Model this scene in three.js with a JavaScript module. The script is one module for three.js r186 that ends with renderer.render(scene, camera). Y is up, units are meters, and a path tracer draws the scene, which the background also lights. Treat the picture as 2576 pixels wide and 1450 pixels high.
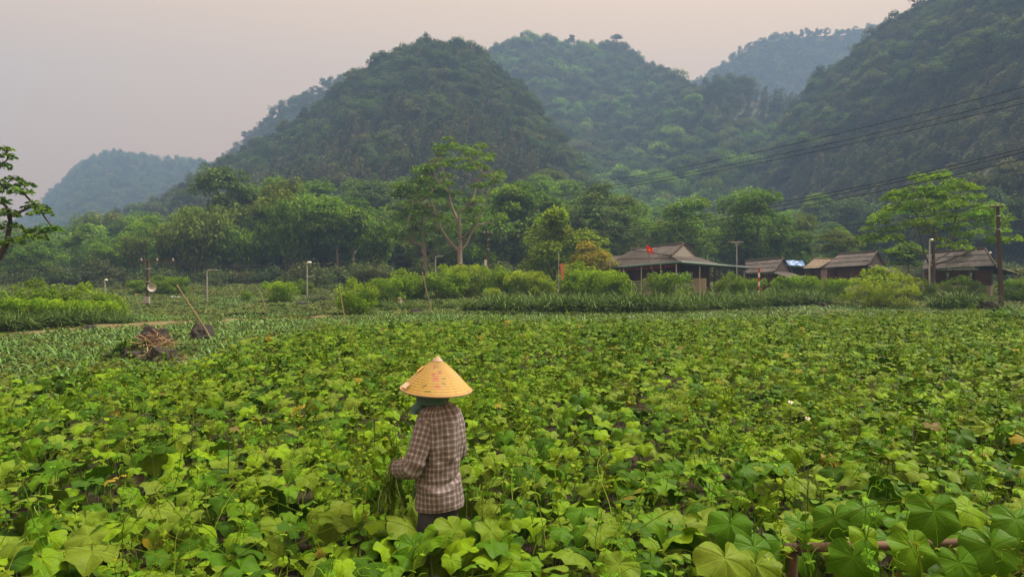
import * as THREE from 'three';
import { mergeGeometries, mergeVertices } from 'three/addons/utils/BufferGeometryUtils.js';
import { MarchingCubes } from 'three/addons/objects/MarchingCubes.js';
import { ImprovedNoise } from 'three/addons/math/ImprovedNoise.js';

// ---------------------------------------------------------------- camera, sky, sun, exposure
const scene = new THREE.Scene();
const EYE = 2.13;                                   // lens height above the field, the photographer stands on a bank
const camera = new THREE.PerspectiveCamera(43.03, 16 / 9, 0.1, 6000);
camera.position.set(0, EYE, 0);
camera.rotation.x = -0.0136;
const renderer = new THREE.WebGLRenderer({ antialias: true });
renderer.toneMapping = THREE.LinearToneMapping;
renderer.toneMappingExposure = 1.8;
renderer.shadowMap.enabled = true;

const SUN_AZ = 1.2, SUN_EL = 0.98;                  // radians: a little right of straight ahead, high, behind haze
const sunDir = new THREE.Vector3(Math.sin(SUN_AZ) * Math.cos(SUN_EL), Math.sin(SUN_EL), -Math.cos(SUN_AZ) * Math.cos(SUN_EL));
{
  const W = 256, H = 128, data = new Float32Array(W * H * 4);
  const low = [0.31, 0.15, 0.055], high = [0.95, 0.745, 0.54], glow = [0.60, 0.415, 0.25];
  for (let r = 0; r < H; r++) for (let c = 0; c < W; c++) {
    const el = ((r + 0.5) / H - 0.5) * Math.PI, az = ((c + 0.5) / W - 0.5) * 2 * Math.PI;
    const x = Math.cos(az) * Math.cos(el), y = Math.sin(el), z = Math.sin(az) * Math.cos(el);
    const k = Math.pow(Math.max(0, y), 0.8), cosA = x * sunDir.x + y * sunDir.y + z * sunDir.z;
    const g = Math.exp((cosA - 1) * 3.6), o = (r * W + c) * 4;
    for (let i = 0; i < 3; i++) data[o + i] = low[i] * (1 - k) + high[i] * k + glow[i] * g;
    data[o + 3] = 1;
  }
  const sky = new THREE.DataTexture(data, W, H, THREE.RGBAFormat, THREE.FloatType);
  sky.mapping = THREE.EquirectangularReflectionMapping;
  sky.magFilter = sky.minFilter = THREE.LinearFilter;
  sky.needsUpdate = true;
  scene.background = sky;
  scene.environment = sky;
}
const sun = new THREE.DirectionalLight(new THREE.Color(1, 0.9, 0.78), 3.8);
sun.name = 'sun';
sun.position.copy(sunDir).multiplyScalar(400);
sun.castShadow = true;
sun.shadow.radius = 28;
sun.shadow.mapSize.set(2048, 2048);
Object.assign(sun.shadow.camera, { left: -150, right: 150, top: 150, bottom: -150, near: 1, far: 900 });
scene.add(sun, sun.target);
scene.fog = new THREE.FogExp2(new THREE.Color(0.35, 0.57, 0.95), 0.00092);

// ---------------------------------------------------------------- helpers
const R = (deg) => deg * Math.PI / 180;
function rng(seed) { let s = seed >>> 0; return () => { s = (s + 0x6d2b79f5) | 0; let t = Math.imul(s ^ (s >>> 15), 1 | s); t = (t + Math.imul(t ^ (t >>> 7), 61 | t)) ^ t; return ((t ^ (t >>> 14)) >>> 0) / 4294967296; }; }
const perlin = new ImprovedNoise();
const noise = (x, y, z = 0) => perlin.noise(x + 31.7, y + 17.3, z + 5.1);
const fbm = (x, y, z = 0, o = 4) => { let a = 0, k = 1, s = 0.5; for (let i = 0; i < o; i++) { a += s * noise(x * k, y * k, z * k + i * 9.1); k *= 2.03; s *= 0.5; } return a; };
const lerp = THREE.MathUtils.lerp, clamp = THREE.MathUtils.clamp, smooth = THREE.MathUtils.smoothstep;
const V = (x, y, z) => new THREE.Vector3(x, y, z);
const LIN = (r, g, b) => new THREE.Color().setRGB(r, g, b);
function table(rows, u, k = 1) {                      // piecewise linear look-up in rows of [u, a, b, ...]
  if (u <= rows[0][0]) return rows[0][k];
  for (let i = 1; i < rows.length; i++) if (u <= rows[i][0]) return lerp(rows[i - 1][k], rows[i][k], (u - rows[i - 1][0]) / (rows[i][0] - rows[i - 1][0]));
  return rows[rows.length - 1][k];
}
// survey sightings: (u, v) is a bearing read off a 2575 x 1450 plan of the view, d the distance ahead in metres
const FOCAL = 1839, CU = 1287.5, CV = 700;
const bearing = (u) => (u - CU) / FOCAL;
const at = (u, v, d) => V(bearing(u) * d, EYE - (v - CV) / FOCAL * d, -d);
const uOf = (x, d) => CU + x / d * FOCAL;
function groundY(x, z) {
  const d = -z;
  let y = 0.027 * clamp(d - 41, 0, 70);
  y += 0.05 * fbm(x * 0.15, z * 0.15) * clamp(d / 20, 0.3, 3);
  return y;
}
const onGround = (u, d) => { const x = bearing(u) * d; return V(x, groundY(x, -d), -d); };

const taken = new Map();
const numbered = (n) => { const k = taken.get(n) ?? 0; taken.set(n, k + 1); return k ? `${n}_${String(k).padStart(3, '0')}` : n; };
const shade = (o) => { o.traverse((m) => { if (m.isMesh) { m.castShadow = true; m.receiveShadow = true; } }); return o; };
function tag(o, label, category, group, kind) {
  o.userData = { label, category };
  if (group) o.userData.group = group;
  if (kind) o.userData.kind = kind;
  return o;
}
function thing(name, label, category, pos, group, turn = 0, kind) {
  const o = new THREE.Group();
  o.name = numbered(name);
  if (pos) o.position.copy(pos);
  o.rotation.y = turn;
  tag(o, label, category, group, kind);
  scene.add(o);
  return o;
}
function part(parent, name, geo, mat) {
  const m = new THREE.Mesh(geo, mat);
  m.name = name;
  m.castShadow = m.receiveShadow = true;
  parent.add(m);
  return m;
}
function solo(name, geo, mat, label, category, group, kind) {
  const m = new THREE.Mesh(geo, mat);
  m.name = numbered(name);
  m.castShadow = m.receiveShadow = true;
  tag(m, label, category, group, kind);
  scene.add(m);
  return m;
}
function instances(parent, name, geo, mat, list, kind = 'stuff') {   // list of {m: Matrix4, c: Color}
  const im = new THREE.InstancedMesh(geo, mat, list.length);
  list.forEach((e, i) => { im.setMatrixAt(i, e.m); if (e.c) im.setColorAt(i, e.c); });
  im.name = name;
  im.castShadow = im.receiveShadow = true;
  im.userData.kind = kind;
  parent.add(im);
  return im;
}
function copyOf(src, label, pos, turn = 0, scale = 1, group) {
  const c = src.clone();
  c.name = numbered(src.name.replace(/_\d{3}$/, ''));
  c.userData = { ...src.userData };
  if (label) c.userData.label = label;
  if (group) c.userData.group = group;
  c.position.copy(pos); c.rotation.y = turn;
  if (typeof scale === 'number') c.scale.setScalar(scale); else c.scale.set(...scale);
  scene.add(c);
  return c;
}

// a growing mesh: flat faces with a colour each
class Faces {
  constructor() { this.p = []; this.c = []; this.uv = []; }
  tri(a, b, c, col) { this.p.push(a.x, a.y, a.z, b.x, b.y, b.z, c.x, c.y, c.z); if (col) for (let i = 0; i < 3; i++) this.c.push(col[0], col[1], col[2]); return this; }
  quad(a, b, c, d, col) { return this.tri(a, b, c, col).tri(a, c, d, col); }
  geo(smoothed) {
    let g = new THREE.BufferGeometry();
    g.setAttribute('position', new THREE.Float32BufferAttribute(this.p, 3));
    if (this.c.length) g.setAttribute('color', new THREE.Float32BufferAttribute(this.c, 3));
    if (smoothed) { g = mergeVertices(g, 1e-4); g.computeVertexNormals(); }
    return g;
  }
}
function sweep(points, radii, sides = 6, closed = true) {          // tapered tube with smooth normals, uv in metres
  const n = points.length, pos = [], uv = [], idx = [];
  const t = points.map((p, i) => points[Math.min(i + 1, n - 1)].clone().sub(points[Math.max(i - 1, 0)]).normalize());
  let side = Math.abs(t[0].y) < 0.9 ? V(0, 1, 0) : V(1, 0, 0);
  let run = 0;
  for (let i = 0; i < n; i++) {
    const a = side.clone().addScaledVector(t[i], -side.dot(t[i])).normalize(), b = t[i].clone().cross(a);
    side = a;
    if (i) run += points[i].distanceTo(points[i - 1]);
    const r = Array.isArray(radii) ? radii[i] : radii;
    for (let k = 0; k <= sides; k++) {
      const w = k / sides * Math.PI * 2, c = Math.cos(w) * r, s = Math.sin(w) * r;
      pos.push(points[i].x + a.x * c + b.x * s, points[i].y + a.y * c + b.y * s, points[i].z + a.z * c + b.z * s);
      uv.push(k / sides * 2 * Math.PI * r, run);
    }
  }
  for (let i = 0; i < n - 1; i++) for (let k = 0; k < sides; k++) { const o = i * (sides + 1) + k, q = o + sides + 1; idx.push(o, q, o + 1, o + 1, q, q + 1); }
  if (closed) for (const i of [0, n - 1]) {
    const o = pos.length / 3; pos.push(points[i].x, points[i].y, points[i].z); uv.push(0, 0);
    for (let k = 0; k < sides; k++) { const q = i * (sides + 1) + k; i ? idx.push(q, o, q + 1) : idx.push(q, q + 1, o); }
  }
  const g = new THREE.BufferGeometry();
  g.setAttribute('position', new THREE.Float32BufferAttribute(pos, 3));
  g.setAttribute('uv', new THREE.Float32BufferAttribute(uv, 2));
  g.setIndex(idx);
  g.computeVertexNormals();
  return g;
}
function tintGeo(g, col) {
  const n = g.attributes.position.count, a = new Float32Array(n * 3);
  for (let i = 0; i < n; i++) a.set(col, i * 3);
  g.setAttribute('color', new THREE.BufferAttribute(a, 3));
  return g;
}
const plain = (g) => { const q = g.index ? g.toNonIndexed() : g; for (const k of Object.keys(q.attributes)) if (!['position', 'normal', 'uv', 'color'].includes(k)) q.deleteAttribute(k); return q; };
const join = (list) => mergeGeometries(list.map(plain));
function box(w, h, d, x = 0, y = 0, z = 0, ry = 0) { const g = new THREE.BoxGeometry(w, h, d); if (ry) g.rotateY(ry); g.translate(x, y, z); return g; }
function texture(size, fn, repeat = 1, srgb = false, h = size) {   // fn(x, y in 0..1) -> [r, g, b] in 0..1
  const data = new Uint8Array(size * h * 4);
  for (let y = 0; y < h; y++) for (let x = 0; x < size; x++) { const c = fn((x + 0.5) / size, (y + 0.5) / h), o = (y * size + x) * 4; for (let i = 0; i < 3; i++) data[o + i] = clamp(c[i], 0, 1) * 255; data[o + 3] = 255; }
  const t = new THREE.DataTexture(data, size, h);
  t.wrapS = t.wrapT = THREE.RepeatWrapping; t.magFilter = t.minFilter = THREE.LinearFilter;
  t.repeat.set(repeat, repeat);
  if (srgb) t.colorSpace = THREE.SRGBColorSpace;
  t.needsUpdate = true;
  return t;
}
// noise that repeats over 0..1
const wrapNoise = (x, y, k, z = 0) => { const a = noise(x * k, y * k, z), b = noise((x - 1) * k, y * k, z), c = noise(x * k, (y - 1) * k, z), d = noise((x - 1) * k, (y - 1) * k, z); return lerp(lerp(a, b, x), lerp(c, d, x), y); };
const wrapFbm = (x, y, k, o = 4) => { let s = 0, a = 0.5; for (let i = 0; i < o; i++) { s += a * wrapNoise(x, y, k * 2 ** i, i * 7.7); a *= 0.5; } return s; };

const leafMat = (r, g, b, more = {}) => new THREE.MeshPhysicalMaterial({ color: LIN(r, g, b), roughness: 0.75, transmission: 0.42, thickness: 0, vertexColors: true, side: THREE.DoubleSide, specularIntensity: 0.1, ...more });
const bark = (r, g, b) => new THREE.MeshStandardMaterial({ color: LIN(r, g, b), roughness: 0.95 });
// ---------------------------------------------------------------- ground and hills
const soilTone = texture(512, (x, y) => { const a = wrapFbm(x, y, 6, 5), b = wrapFbm(x + 0.3, y, 24, 3); const k = 0.72 + a * 0.7 + b * 0.45; return [0.9 * k, 0.8 * k, 0.68 * k]; }, 1, false);
const soilBump = texture(512, (x, y) => { const k = 0.5 + wrapFbm(x, y, 10, 5) * 0.9; return [k, k, k]; });
{
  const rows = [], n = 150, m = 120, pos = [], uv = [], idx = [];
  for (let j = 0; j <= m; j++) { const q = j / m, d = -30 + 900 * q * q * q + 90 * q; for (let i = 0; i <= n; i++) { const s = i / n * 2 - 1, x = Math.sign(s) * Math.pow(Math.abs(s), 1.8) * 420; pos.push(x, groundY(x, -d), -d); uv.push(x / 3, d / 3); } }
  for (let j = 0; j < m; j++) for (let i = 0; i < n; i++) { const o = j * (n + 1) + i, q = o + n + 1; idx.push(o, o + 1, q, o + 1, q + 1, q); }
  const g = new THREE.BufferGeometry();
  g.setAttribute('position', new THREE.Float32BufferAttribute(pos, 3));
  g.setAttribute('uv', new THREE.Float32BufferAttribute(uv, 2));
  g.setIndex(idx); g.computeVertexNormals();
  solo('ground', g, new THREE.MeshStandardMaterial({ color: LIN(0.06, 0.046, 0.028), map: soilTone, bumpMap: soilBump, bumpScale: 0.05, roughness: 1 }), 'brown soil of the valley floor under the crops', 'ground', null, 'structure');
}
// a hill: rows of [bearing, ridge height sighting, ridge distance, foot distance]
const hillMat = new THREE.MeshStandardMaterial({ color: LIN(0.05, 0.055, 0.028), roughness: 1 });
function makeHill(rows, power, rough, seed) {
  const h = { u0: rows[0][0], u1: rows[rows.length - 1][0] };
  h.ridge = (u) => table(rows, u, 2); h.foot = (u) => table(rows, u, 3);
  h.height = (u, d) => {
    const dr = h.ridge(u), df = h.foot(u), top = EYE + (CV - table(rows, u, 1)) / FOCAL * dr, x = bearing(u) * d;
    const base = groundY(x, -df), t = (d - df) / (dr - df);
    const k = t <= 1 ? Math.pow(clamp(t, 0, 1), power) : 1 - Math.pow((t - 1) * 1.1, 1.4);
    return lerp(base - 0.3, top, k) + rough * fbm(x * 0.02 + seed, d * 0.02) * smooth(t, 0, 0.5);
  };
  return h;
}
function hillMesh(h, name, label) {
  const nu = 90, nt = 46, pos = [], idx = [];
  for (let j = 0; j <= nt; j++) { const t = j / nt * 1.16; for (let i = 0; i <= nu; i++) { const u = lerp(h.u0, h.u1, i / nu), d = lerp(h.foot(u), h.ridge(u), t); pos.push(bearing(u) * d, Math.max(h.height(u, d), -3), -d); } }
  for (let j = 0; j < nt; j++) for (let i = 0; i < nu; i++) { const o = j * (nu + 1) + i, q = o + nu + 1; idx.push(o, o + 1, q, o + 1, q + 1, q); }
  const g = new THREE.BufferGeometry();
  g.setAttribute('position', new THREE.Float32BufferAttribute(pos, 3));
  g.setIndex(idx); g.computeVertexNormals();
  return solo(name, g, hillMat, label, 'hill', null, 'structure');
}
const hills = {
  main: makeHill([[-260, 726, 250, 120], [60, 686, 260, 116], [250, 626, 265, 110], [440, 546, 280, 106], [520, 488, 290, 106], [600, 434, 300, 106], [700, 366, 310, 106], [830, 278, 320, 106], [870, 219, 325, 106], [950, 179, 330, 106], [1010, 154, 332, 106], [1080, 144, 335, 106], [1160, 154, 335, 106], [1210, 182, 332, 108], [1260, 229, 325, 110], [1310, 270, 315, 112], [1370, 345, 300, 114], [1440, 430, 285, 118], [1510, 510, 265, 122], [1600, 600, 240, 126], [1700, 690, 215, 130]], 1.75, 9, 1.3),
  spur: makeHill([[340, 640, 520, 380], [450, 524, 530, 380], [560, 418, 540, 380], [640, 350, 545, 380], [700, 282, 550, 380], [780, 238, 555, 380], [850, 212, 560, 380], [1000, 210, 560, 380], [1150, 300, 560, 380]], 1.2, 6, 4.1),
  left: makeHill([[-300, 650, 800, 430], [0, 615, 800, 420], [90, 548, 800, 420], [150, 494, 810, 420], [205, 430, 820, 420], [240, 408, 825, 420], [290, 398, 825, 420], [340, 408, 825, 420], [420, 418, 820, 420], [490, 421, 810, 420], [560, 445, 800, 420], [680, 484, 790, 420], [820, 562, 780, 420]], 1.15, 10, 7.7),
  middle: makeHill([[1120, 276, 588, 165], [1200, 181, 594, 165], [1260, 146, 600, 165], [1330, 124, 606, 165], [1420, 131, 606, 165], [1500, 141, 600, 165], [1560, 138, 594, 165], [1600, 176, 577, 165], [1650, 196, 534, 165], [1720, 228, 471, 165], [1800, 242, 431, 165], [1900, 252, 430, 165], [1980, 260, 430, 165], [2060, 256, 430, 165], [2140, 276, 430, 165], [2300, 346, 430, 165]], 1.75, 10, 2.2),
  right: makeHill([[1780, 620, 330, 190], [1860, 500, 340, 180], [1940, 380, 345, 170], [2000, 300, 345, 162], [2040, 252, 345, 155], [2100, 212, 340, 148], [2160, 162, 338, 140], [2210, 124, 335, 135], [2260, 100, 332, 128], [2310, 52, 330, 122], [2350, 22, 328, 118], [2450, -58, 322, 112], [2575, -128, 315, 106], [2800, -198, 300, 100], [3200, -188, 290, 95]], 1.35, 9, 5.4),
  far: makeHill([[1600, 330, 800, 560], [1700, 240, 800, 560], [1770, 200, 800, 560], [1850, 142, 805, 560], [1930, 108, 810, 560], [2050, 92, 815, 560], [2150, 82, 820, 560], [2240, 74, 825, 560], [2400, 66, 830, 560], [2600, 90, 830, 560], [2750, 150, 830, 560]], 1.0, 6, 9.9),
};
hillMesh(hills.main, 'wooded_hill', 'steep wooded hill in the middle with dark bamboo flank');
hillMesh(hills.spur, 'blue_spur', 'hazy blue spur showing behind the left flank of the middle hill');
hillMesh(hills.left, 'distant_hill', 'hazy blue flat topped hill at the left');
hillMesh(hills.middle, 'rear_hill', 'hazy wooded hill and saddle behind the house');
hillMesh(hills.right, 'slope_hill', 'dark wooded slope rising out of the picture at the right');
hillMesh(hills.far, 'ridge_hill', 'pale blue ridge behind the saddle');
const surfaceY = (u, d) => { let y = groundY(bearing(u) * d, -d); for (const h of Object.values(hills)) if (u > h.u0 && u < h.u1 && d > h.foot(u)) y = Math.max(y, h.height(u, d)); return y; };
// ---------------------------------------------------------------- growing trees
// clumps of leaves are placed first, then limbs grow out to them from the trunk; limb thickness follows what each limb carries
function growTree(seed, o) {
  const r = rng(seed), g = () => (r() + r() + r() - 1.5) / 1.5;
  const nodes = [{ p: V(0, 0, 0), up: -1, n: 0 }];
  const lean = o.lean ?? [0, 0];
  const trunkTop = o.trunk ?? 0.55;
  const steps = 8;
  for (let i = 1; i <= steps; i++) { const t = i / steps, y = o.H * trunkTop * t; nodes.push({ p: V(lean[0] * y + g() * 0.012 * o.H, y, lean[1] * y + g() * 0.012 * o.H), up: nodes.length - 1, n: 0 }); }
  for (const f of o.forks ?? []) {                    // big forks: [start height share, dx, dz, end height share]
    let prev = Math.max(1, Math.round(f[0] / trunkTop * steps));
    const a = nodes[prev].p.clone(), b = V(f[1] * o.H, f[3] * o.H, f[2] * o.H);
    for (let i = 1; i <= 5; i++) { const t = i / 5; const p = a.clone().lerp(b, t); p.x += (f[1] * o.H) * 0.25 * Math.sin(t * Math.PI) * 0.3 + g() * 0.01 * o.H; p.y -= 0.03 * o.H * Math.sin(t * Math.PI); p.z += g() * 0.01 * o.H; nodes.push({ p, up: prev, n: 0 }); prev = nodes.length - 1; }
  }
  const clumps = [];
  if (o.clumps) for (const c of o.clumps) clumps.push({ p: V(c[0], c[1], c[2]), s: c[3] ?? 1 });
  else for (let i = 0; i < o.K; i++) {
    let a, q, y, tries = 0;
    do { a = r() * Math.PI * 2; y = r(); q = Math.pow(r(), 0.45); } while (++tries < 6 && o.avoid && o.avoid(a, y, q));
    const w = o.shape ? o.shape(y) : Math.sqrt(Math.max(0, 1 - (2 * y - 1) ** 2)) * 0.85 + 0.15;
    const top = o.H * lerp(o.clear, 1, y);
    clumps.push({ p: V(Math.cos(a) * q * w * o.W + lean[0] * top, top - (o.dome ?? 0) * q * q * o.H * 0.2, Math.sin(a) * q * w * o.W + lean[1] * top), s: 0.75 + r() * 0.5 });
  }
  const first = nodes.length;
  clumps.sort((a, b) => a.p.y + Math.hypot(a.p.x, a.p.z) * 0.7 - b.p.y - Math.hypot(b.p.x, b.p.z) * 0.7);
  for (const c of clumps) {
    let best = 1, cost = 1e9;
    for (let i = 2; i < nodes.length; i++) {
      const n = nodes[i].p, dx = c.p.x - n.x, dy = c.p.y - n.y, dz = c.p.z - n.z, flat = Math.hypot(dx, dz);
      const k = Math.hypot(dx, dy, dz) + Math.max(0, flat * 0.45 - dy) * 1.4 + (i < first ? 0 : 0.03 * o.H);
      if (k < cost) { cost = k; best = i; }
    }
    const a = nodes[best].p, b = c.p, mid = a.clone().lerp(b, 0.5); mid.x += g() * 0.03 * o.H; mid.z += g() * 0.03 * o.H; mid.y -= a.distanceTo(b) * 0.10;
    let prev = best;
    for (let i = 1; i <= 4; i++) { const t = i / 4, p = a.clone().multiplyScalar((1 - t) ** 2).addScaledVector(mid, 2 * t * (1 - t)).addScaledVector(b, t * t); nodes.push({ p, up: prev, n: 0 }); prev = nodes.length - 1; }
    for (let k = prev; k >= 0; k = nodes[k].up) nodes[k].n += c.s;
  }
  const total = nodes[0].n, rad = (n) => Math.max(o.twig ?? 0.012, o.trunkR * Math.pow(Math.max(n, 0.3) / total, 0.5));
  const wood = new Faces();
  nodes.forEach((n, i) => {
    if (n.up < 0 || !n.n) return;
    const q = nodes[n.up], dir = n.p.clone().sub(q.p); if (dir.length() < 1e-4) return;
    dir.normalize();
    const s = Math.abs(dir.y) < 0.9 ? V(0, 1, 0) : V(1, 0, 0), a = s.clone().cross(dir).normalize(), b = dir.clone().cross(a);
    const r1 = rad(n.n), r0 = n.up === 0 ? o.trunkR * 1.25 : Math.min(rad(q.n), r1 * 1.6), S = r1 > 0.06 ? 7 : 4;
    for (let k = 0; k < S; k++) {
      const w0 = k / S * 6.2832, w1 = (k + 1) / S * 6.2832, P = (c, w, rr) => c.clone().addScaledVector(a, Math.cos(w) * rr).addScaledVector(b, Math.sin(w) * rr);
      wood.quad(P(q.p, w0, r0), P(q.p, w1, r0), P(n.p, w1, r1), P(n.p, w0, r1));
    }
  });
  // leaves
  const crown = new Faces(), L = o.leaf, per = Math.round(o.leaves / clumps.length);
  const spray = o.spray ?? 0;
  for (const c of clumps) {
    const tone = 0.8 + r() * 0.42, warm = (r() - 0.5) * 0.22;
    for (let i = 0; i < per * c.s; i++) {
      const a = r() * 6.2832, q = Math.pow(r(), 0.6) * o.clump * c.s, rel = q / (o.clump * c.s), hgt = (r() - 0.42) * 1.9 * Math.sqrt(Math.max(0.04, 1 - rel * rel)) * (o.flat ?? 0.8) * o.clump * c.s;
      const p = V(c.p.x + Math.cos(a) * q, c.p.y + hgt - q * q / (o.clump * c.s) * (o.droop ?? 0.25), c.p.z + Math.sin(a) * q);
      const out = V(Math.cos(a) + g() * 0.7, (o.lift ?? -0.15) + g() * 0.6, Math.sin(a) + g() * 0.7).normalize();
      const up = V(g() * 1.3, 1, g() * 1.3).normalize(), side = out.clone().cross(up).normalize();
      const len = L * (0.65 + r() * 0.7), wid = len * (o.slim ?? 0.34), t = tone * (0.82 + r() * 0.36);
      const col = [t * (1 + warm), t, t * (1 - warm)];
      const leaflet = (base, dir, sd, l, w) => {
        const m = base.clone().addScaledVector(dir, l * 0.45), tip = base.clone().addScaledVector(dir, l); tip.y -= l * 0.18;
        const e = m.clone().addScaledVector(sd, w), f = m.clone().addScaledVector(sd, -w); e.y += w * 0.25; f.y += w * 0.25;
        crown.tri(base, e, tip, col).tri(base, tip, f, col);
      };
      if (!spray) leaflet(p, out, side, len, wid);
      else for (let k = 0; k < spray; k++) { const w = (k / (spray - 1) - 0.5) * 2.4, d2 = out.clone().multiplyScalar(Math.cos(w)).addScaledVector(side, Math.sin(w)), s2 = side.clone().multiplyScalar(Math.cos(w)).addScaledVector(out, -Math.sin(w)); leaflet(p, d2, s2, len * (1 - 0.25 * Math.abs(w)), wid); }
    }
  }
  return { wood: wood.geo(true), crown: crown.geo() };
}
function plantTree(name, label, category, t, woodMat, crownMat, pos, turn = 0, scale = 1, group) {
  const o = thing(name, label, category, pos, group, turn);
  if (typeof scale === 'number') o.scale.setScalar(scale); else o.scale.set(...scale);
  part(o, 'trunk', t.wood, woodMat);
  part(o, 'crown', t.crown, crownMat);
  return o;
}
// bamboo grove: canes and feathery tops that arch over
function growBamboo(seed, H, canes, spread, leaf, leaves) {
  const r = rng(seed), wood = [], crown = new Faces();
  for (let i = 0; i < canes; i++) {
    const a = r() * 6.2832, q = Math.sqrt(r()) * spread * 0.45, h = H * (0.7 + r() * 0.35), bow = spread * (0.5 + r() * 0.7), pts = [];
    for (let k = 0; k <= 9; k++) { const t = k / 9; pts.push(V(Math.cos(a) * (q + bow * Math.pow(t, 2.6)), h * (t - 0.14 * Math.pow(t, 5)), Math.sin(a) * (q + bow * Math.pow(t, 2.6)))); }
    wood.push(sweep(pts, pts.map((_, k) => 0.045 * (1 - k / 9 * 0.85)), 4, false));
    for (let k = 0; k < leaves / canes; k++) {
      const t = 0.36 + 0.64 * Math.pow(r(), 0.8), f = t * 9, j = Math.min(8, Math.floor(f)), p = pts[j].clone().lerp(pts[j + 1], f - j), w = 0.35 + 0.75 * (1 - Math.abs(t - 0.7));
      p.x += (r() - 0.5) * w * 1.5; p.z += (r() - 0.5) * w * 1.5; p.y += (r() - 0.6) * w;
      const d = V((r() - 0.5) * 2, -0.55 - r() * 0.8, (r() - 0.5) * 2).normalize(), s = d.clone().cross(V(r() - 0.5, 1, r() - 0.5)).normalize(), l = leaf * (0.7 + r() * 0.7), c = 0.75 + r() * 0.5, col = [c, c, c];
      const m = p.clone().addScaledVector(d, l * 0.4), tip = p.clone().addScaledVector(d, l);
      crown.tri(p, m.clone().addScaledVector(s, l * 0.17), tip, col).tri(p, tip, m.clone().addScaledVector(s, -l * 0.17), col);
    }
  }
  return { wood: join(wood), crown: crown.geo() };
}
const M = {
  barkGrey: bark(0.16, 0.13, 0.10), barkPale: bark(0.34, 0.31, 0.26), barkDark: bark(0.07, 0.055, 0.042), cane: bark(0.17, 0.19, 0.07),
  leafMid: leafMat(0.135, 0.255, 0.02), leafDeep: leafMat(0.07, 0.155, 0.02), leafFresh: leafMat(0.2, 0.345, 0.02), leafLime: leafMat(0.25, 0.37, 0.018), leafYellow: leafMat(0.33, 0.31, 0.025), leafOlive: leafMat(0.17, 0.23, 0.025), leafBamboo: leafMat(0.145, 0.215, 0.028), leafGrey: leafMat(0.13, 0.21, 0.045),
};

// ---------------------------------------------------------------- the forest that clothes the hills
const forestTrees = [
  growTree(11, { H: 9, W: 3.3, K: 20, clear: 0.28, trunk: 0.5, trunkR: 0.16, leaves: 2300, leaf: 0.42, clump: 1.3, flat: 0.8, slim: 0.42, twig: 0.03 }),
  growTree(12, { H: 8, W: 3.7, K: 24, clear: 0.2, trunk: 0.45, trunkR: 0.15, leaves: 2500, leaf: 0.4, clump: 1.25, flat: 0.9, slim: 0.44, twig: 0.03 }),
  growTree(13, { H: 11, W: 3.2, K: 16, clear: 0.42, trunk: 0.6, trunkR: 0.17, leaves: 1800, leaf: 0.42, clump: 1.35, flat: 0.75, slim: 0.42, twig: 0.035 }),
];
const fleck = leafMat(1, 1, 1);
const plume = [21, 22, 23].map((s) => {                // one bamboo top: a narrow leaning plume
  const r = rng(s), f = new Faces(), H = 8;
  for (let i = 0; i < 460; i++) {
    const t = Math.pow(r(), 0.75), y = H * t, bend = 1.5 * t * t * t, w = 0.95 * Math.sin(Math.PI * clamp(t * 0.9 + 0.08, 0, 1)) + 0.06, a = r() * 6.2832, q = Math.sqrt(r()) * w;
    const p = V(bend + Math.cos(a) * q, y - 0.5 * t * t * t * t, Math.sin(a) * q), d = V(Math.cos(a) * 0.7 + (r() - 0.5), -0.2 - r() * 0.9 + t * 0.9, Math.sin(a) * 0.7 + (r() - 0.5)).normalize(), s2 = d.clone().cross(V(r() - 0.5, 1, r() - 0.5)).normalize(), l = 0.4 + r() * 0.34, c = 0.78 + r() * 0.44;
    const m = p.clone().addScaledVector(d, l * 0.45);
    f.tri(p, m.clone().addScaledVector(s2, l * 0.26), p.clone().addScaledVector(d, l), [c, c, c]).tri(p, p.clone().addScaledVector(d, l), m.clone().addScaledVector(s2, -l * 0.26), [c, c, c]);
  }
  return f.geo();
});
const Mx = (p, ry, s, tilt = 0, dir = 0) => new THREE.Matrix4().compose(p, new THREE.Quaternion().setFromEuler(new THREE.Euler(Math.cos(dir) * tilt, 0, -Math.sin(dir) * tilt)).multiply(new THREE.Quaternion().setFromAxisAngle(V(0, 1, 0), ry)), typeof s === 'number' ? V(s, s, s) : V(...s));
const greens = [[0.08, 0.145, 0.028], [0.06, 0.115, 0.024], [0.11, 0.175, 0.028], [0.1, 0.13, 0.03], [0.13, 0.15, 0.045], [0.075, 0.14, 0.038]];
const brights = [[0.15, 0.27, 0.025], [0.12, 0.235, 0.022], [0.19, 0.3, 0.028], [0.1, 0.2, 0.022], [0.17, 0.22, 0.032]];
const canes = [[0.13, 0.17, 0.05], [0.1, 0.14, 0.045], [0.165, 0.185, 0.06], [0.085, 0.125, 0.04], [0.18, 0.17, 0.075]];
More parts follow.
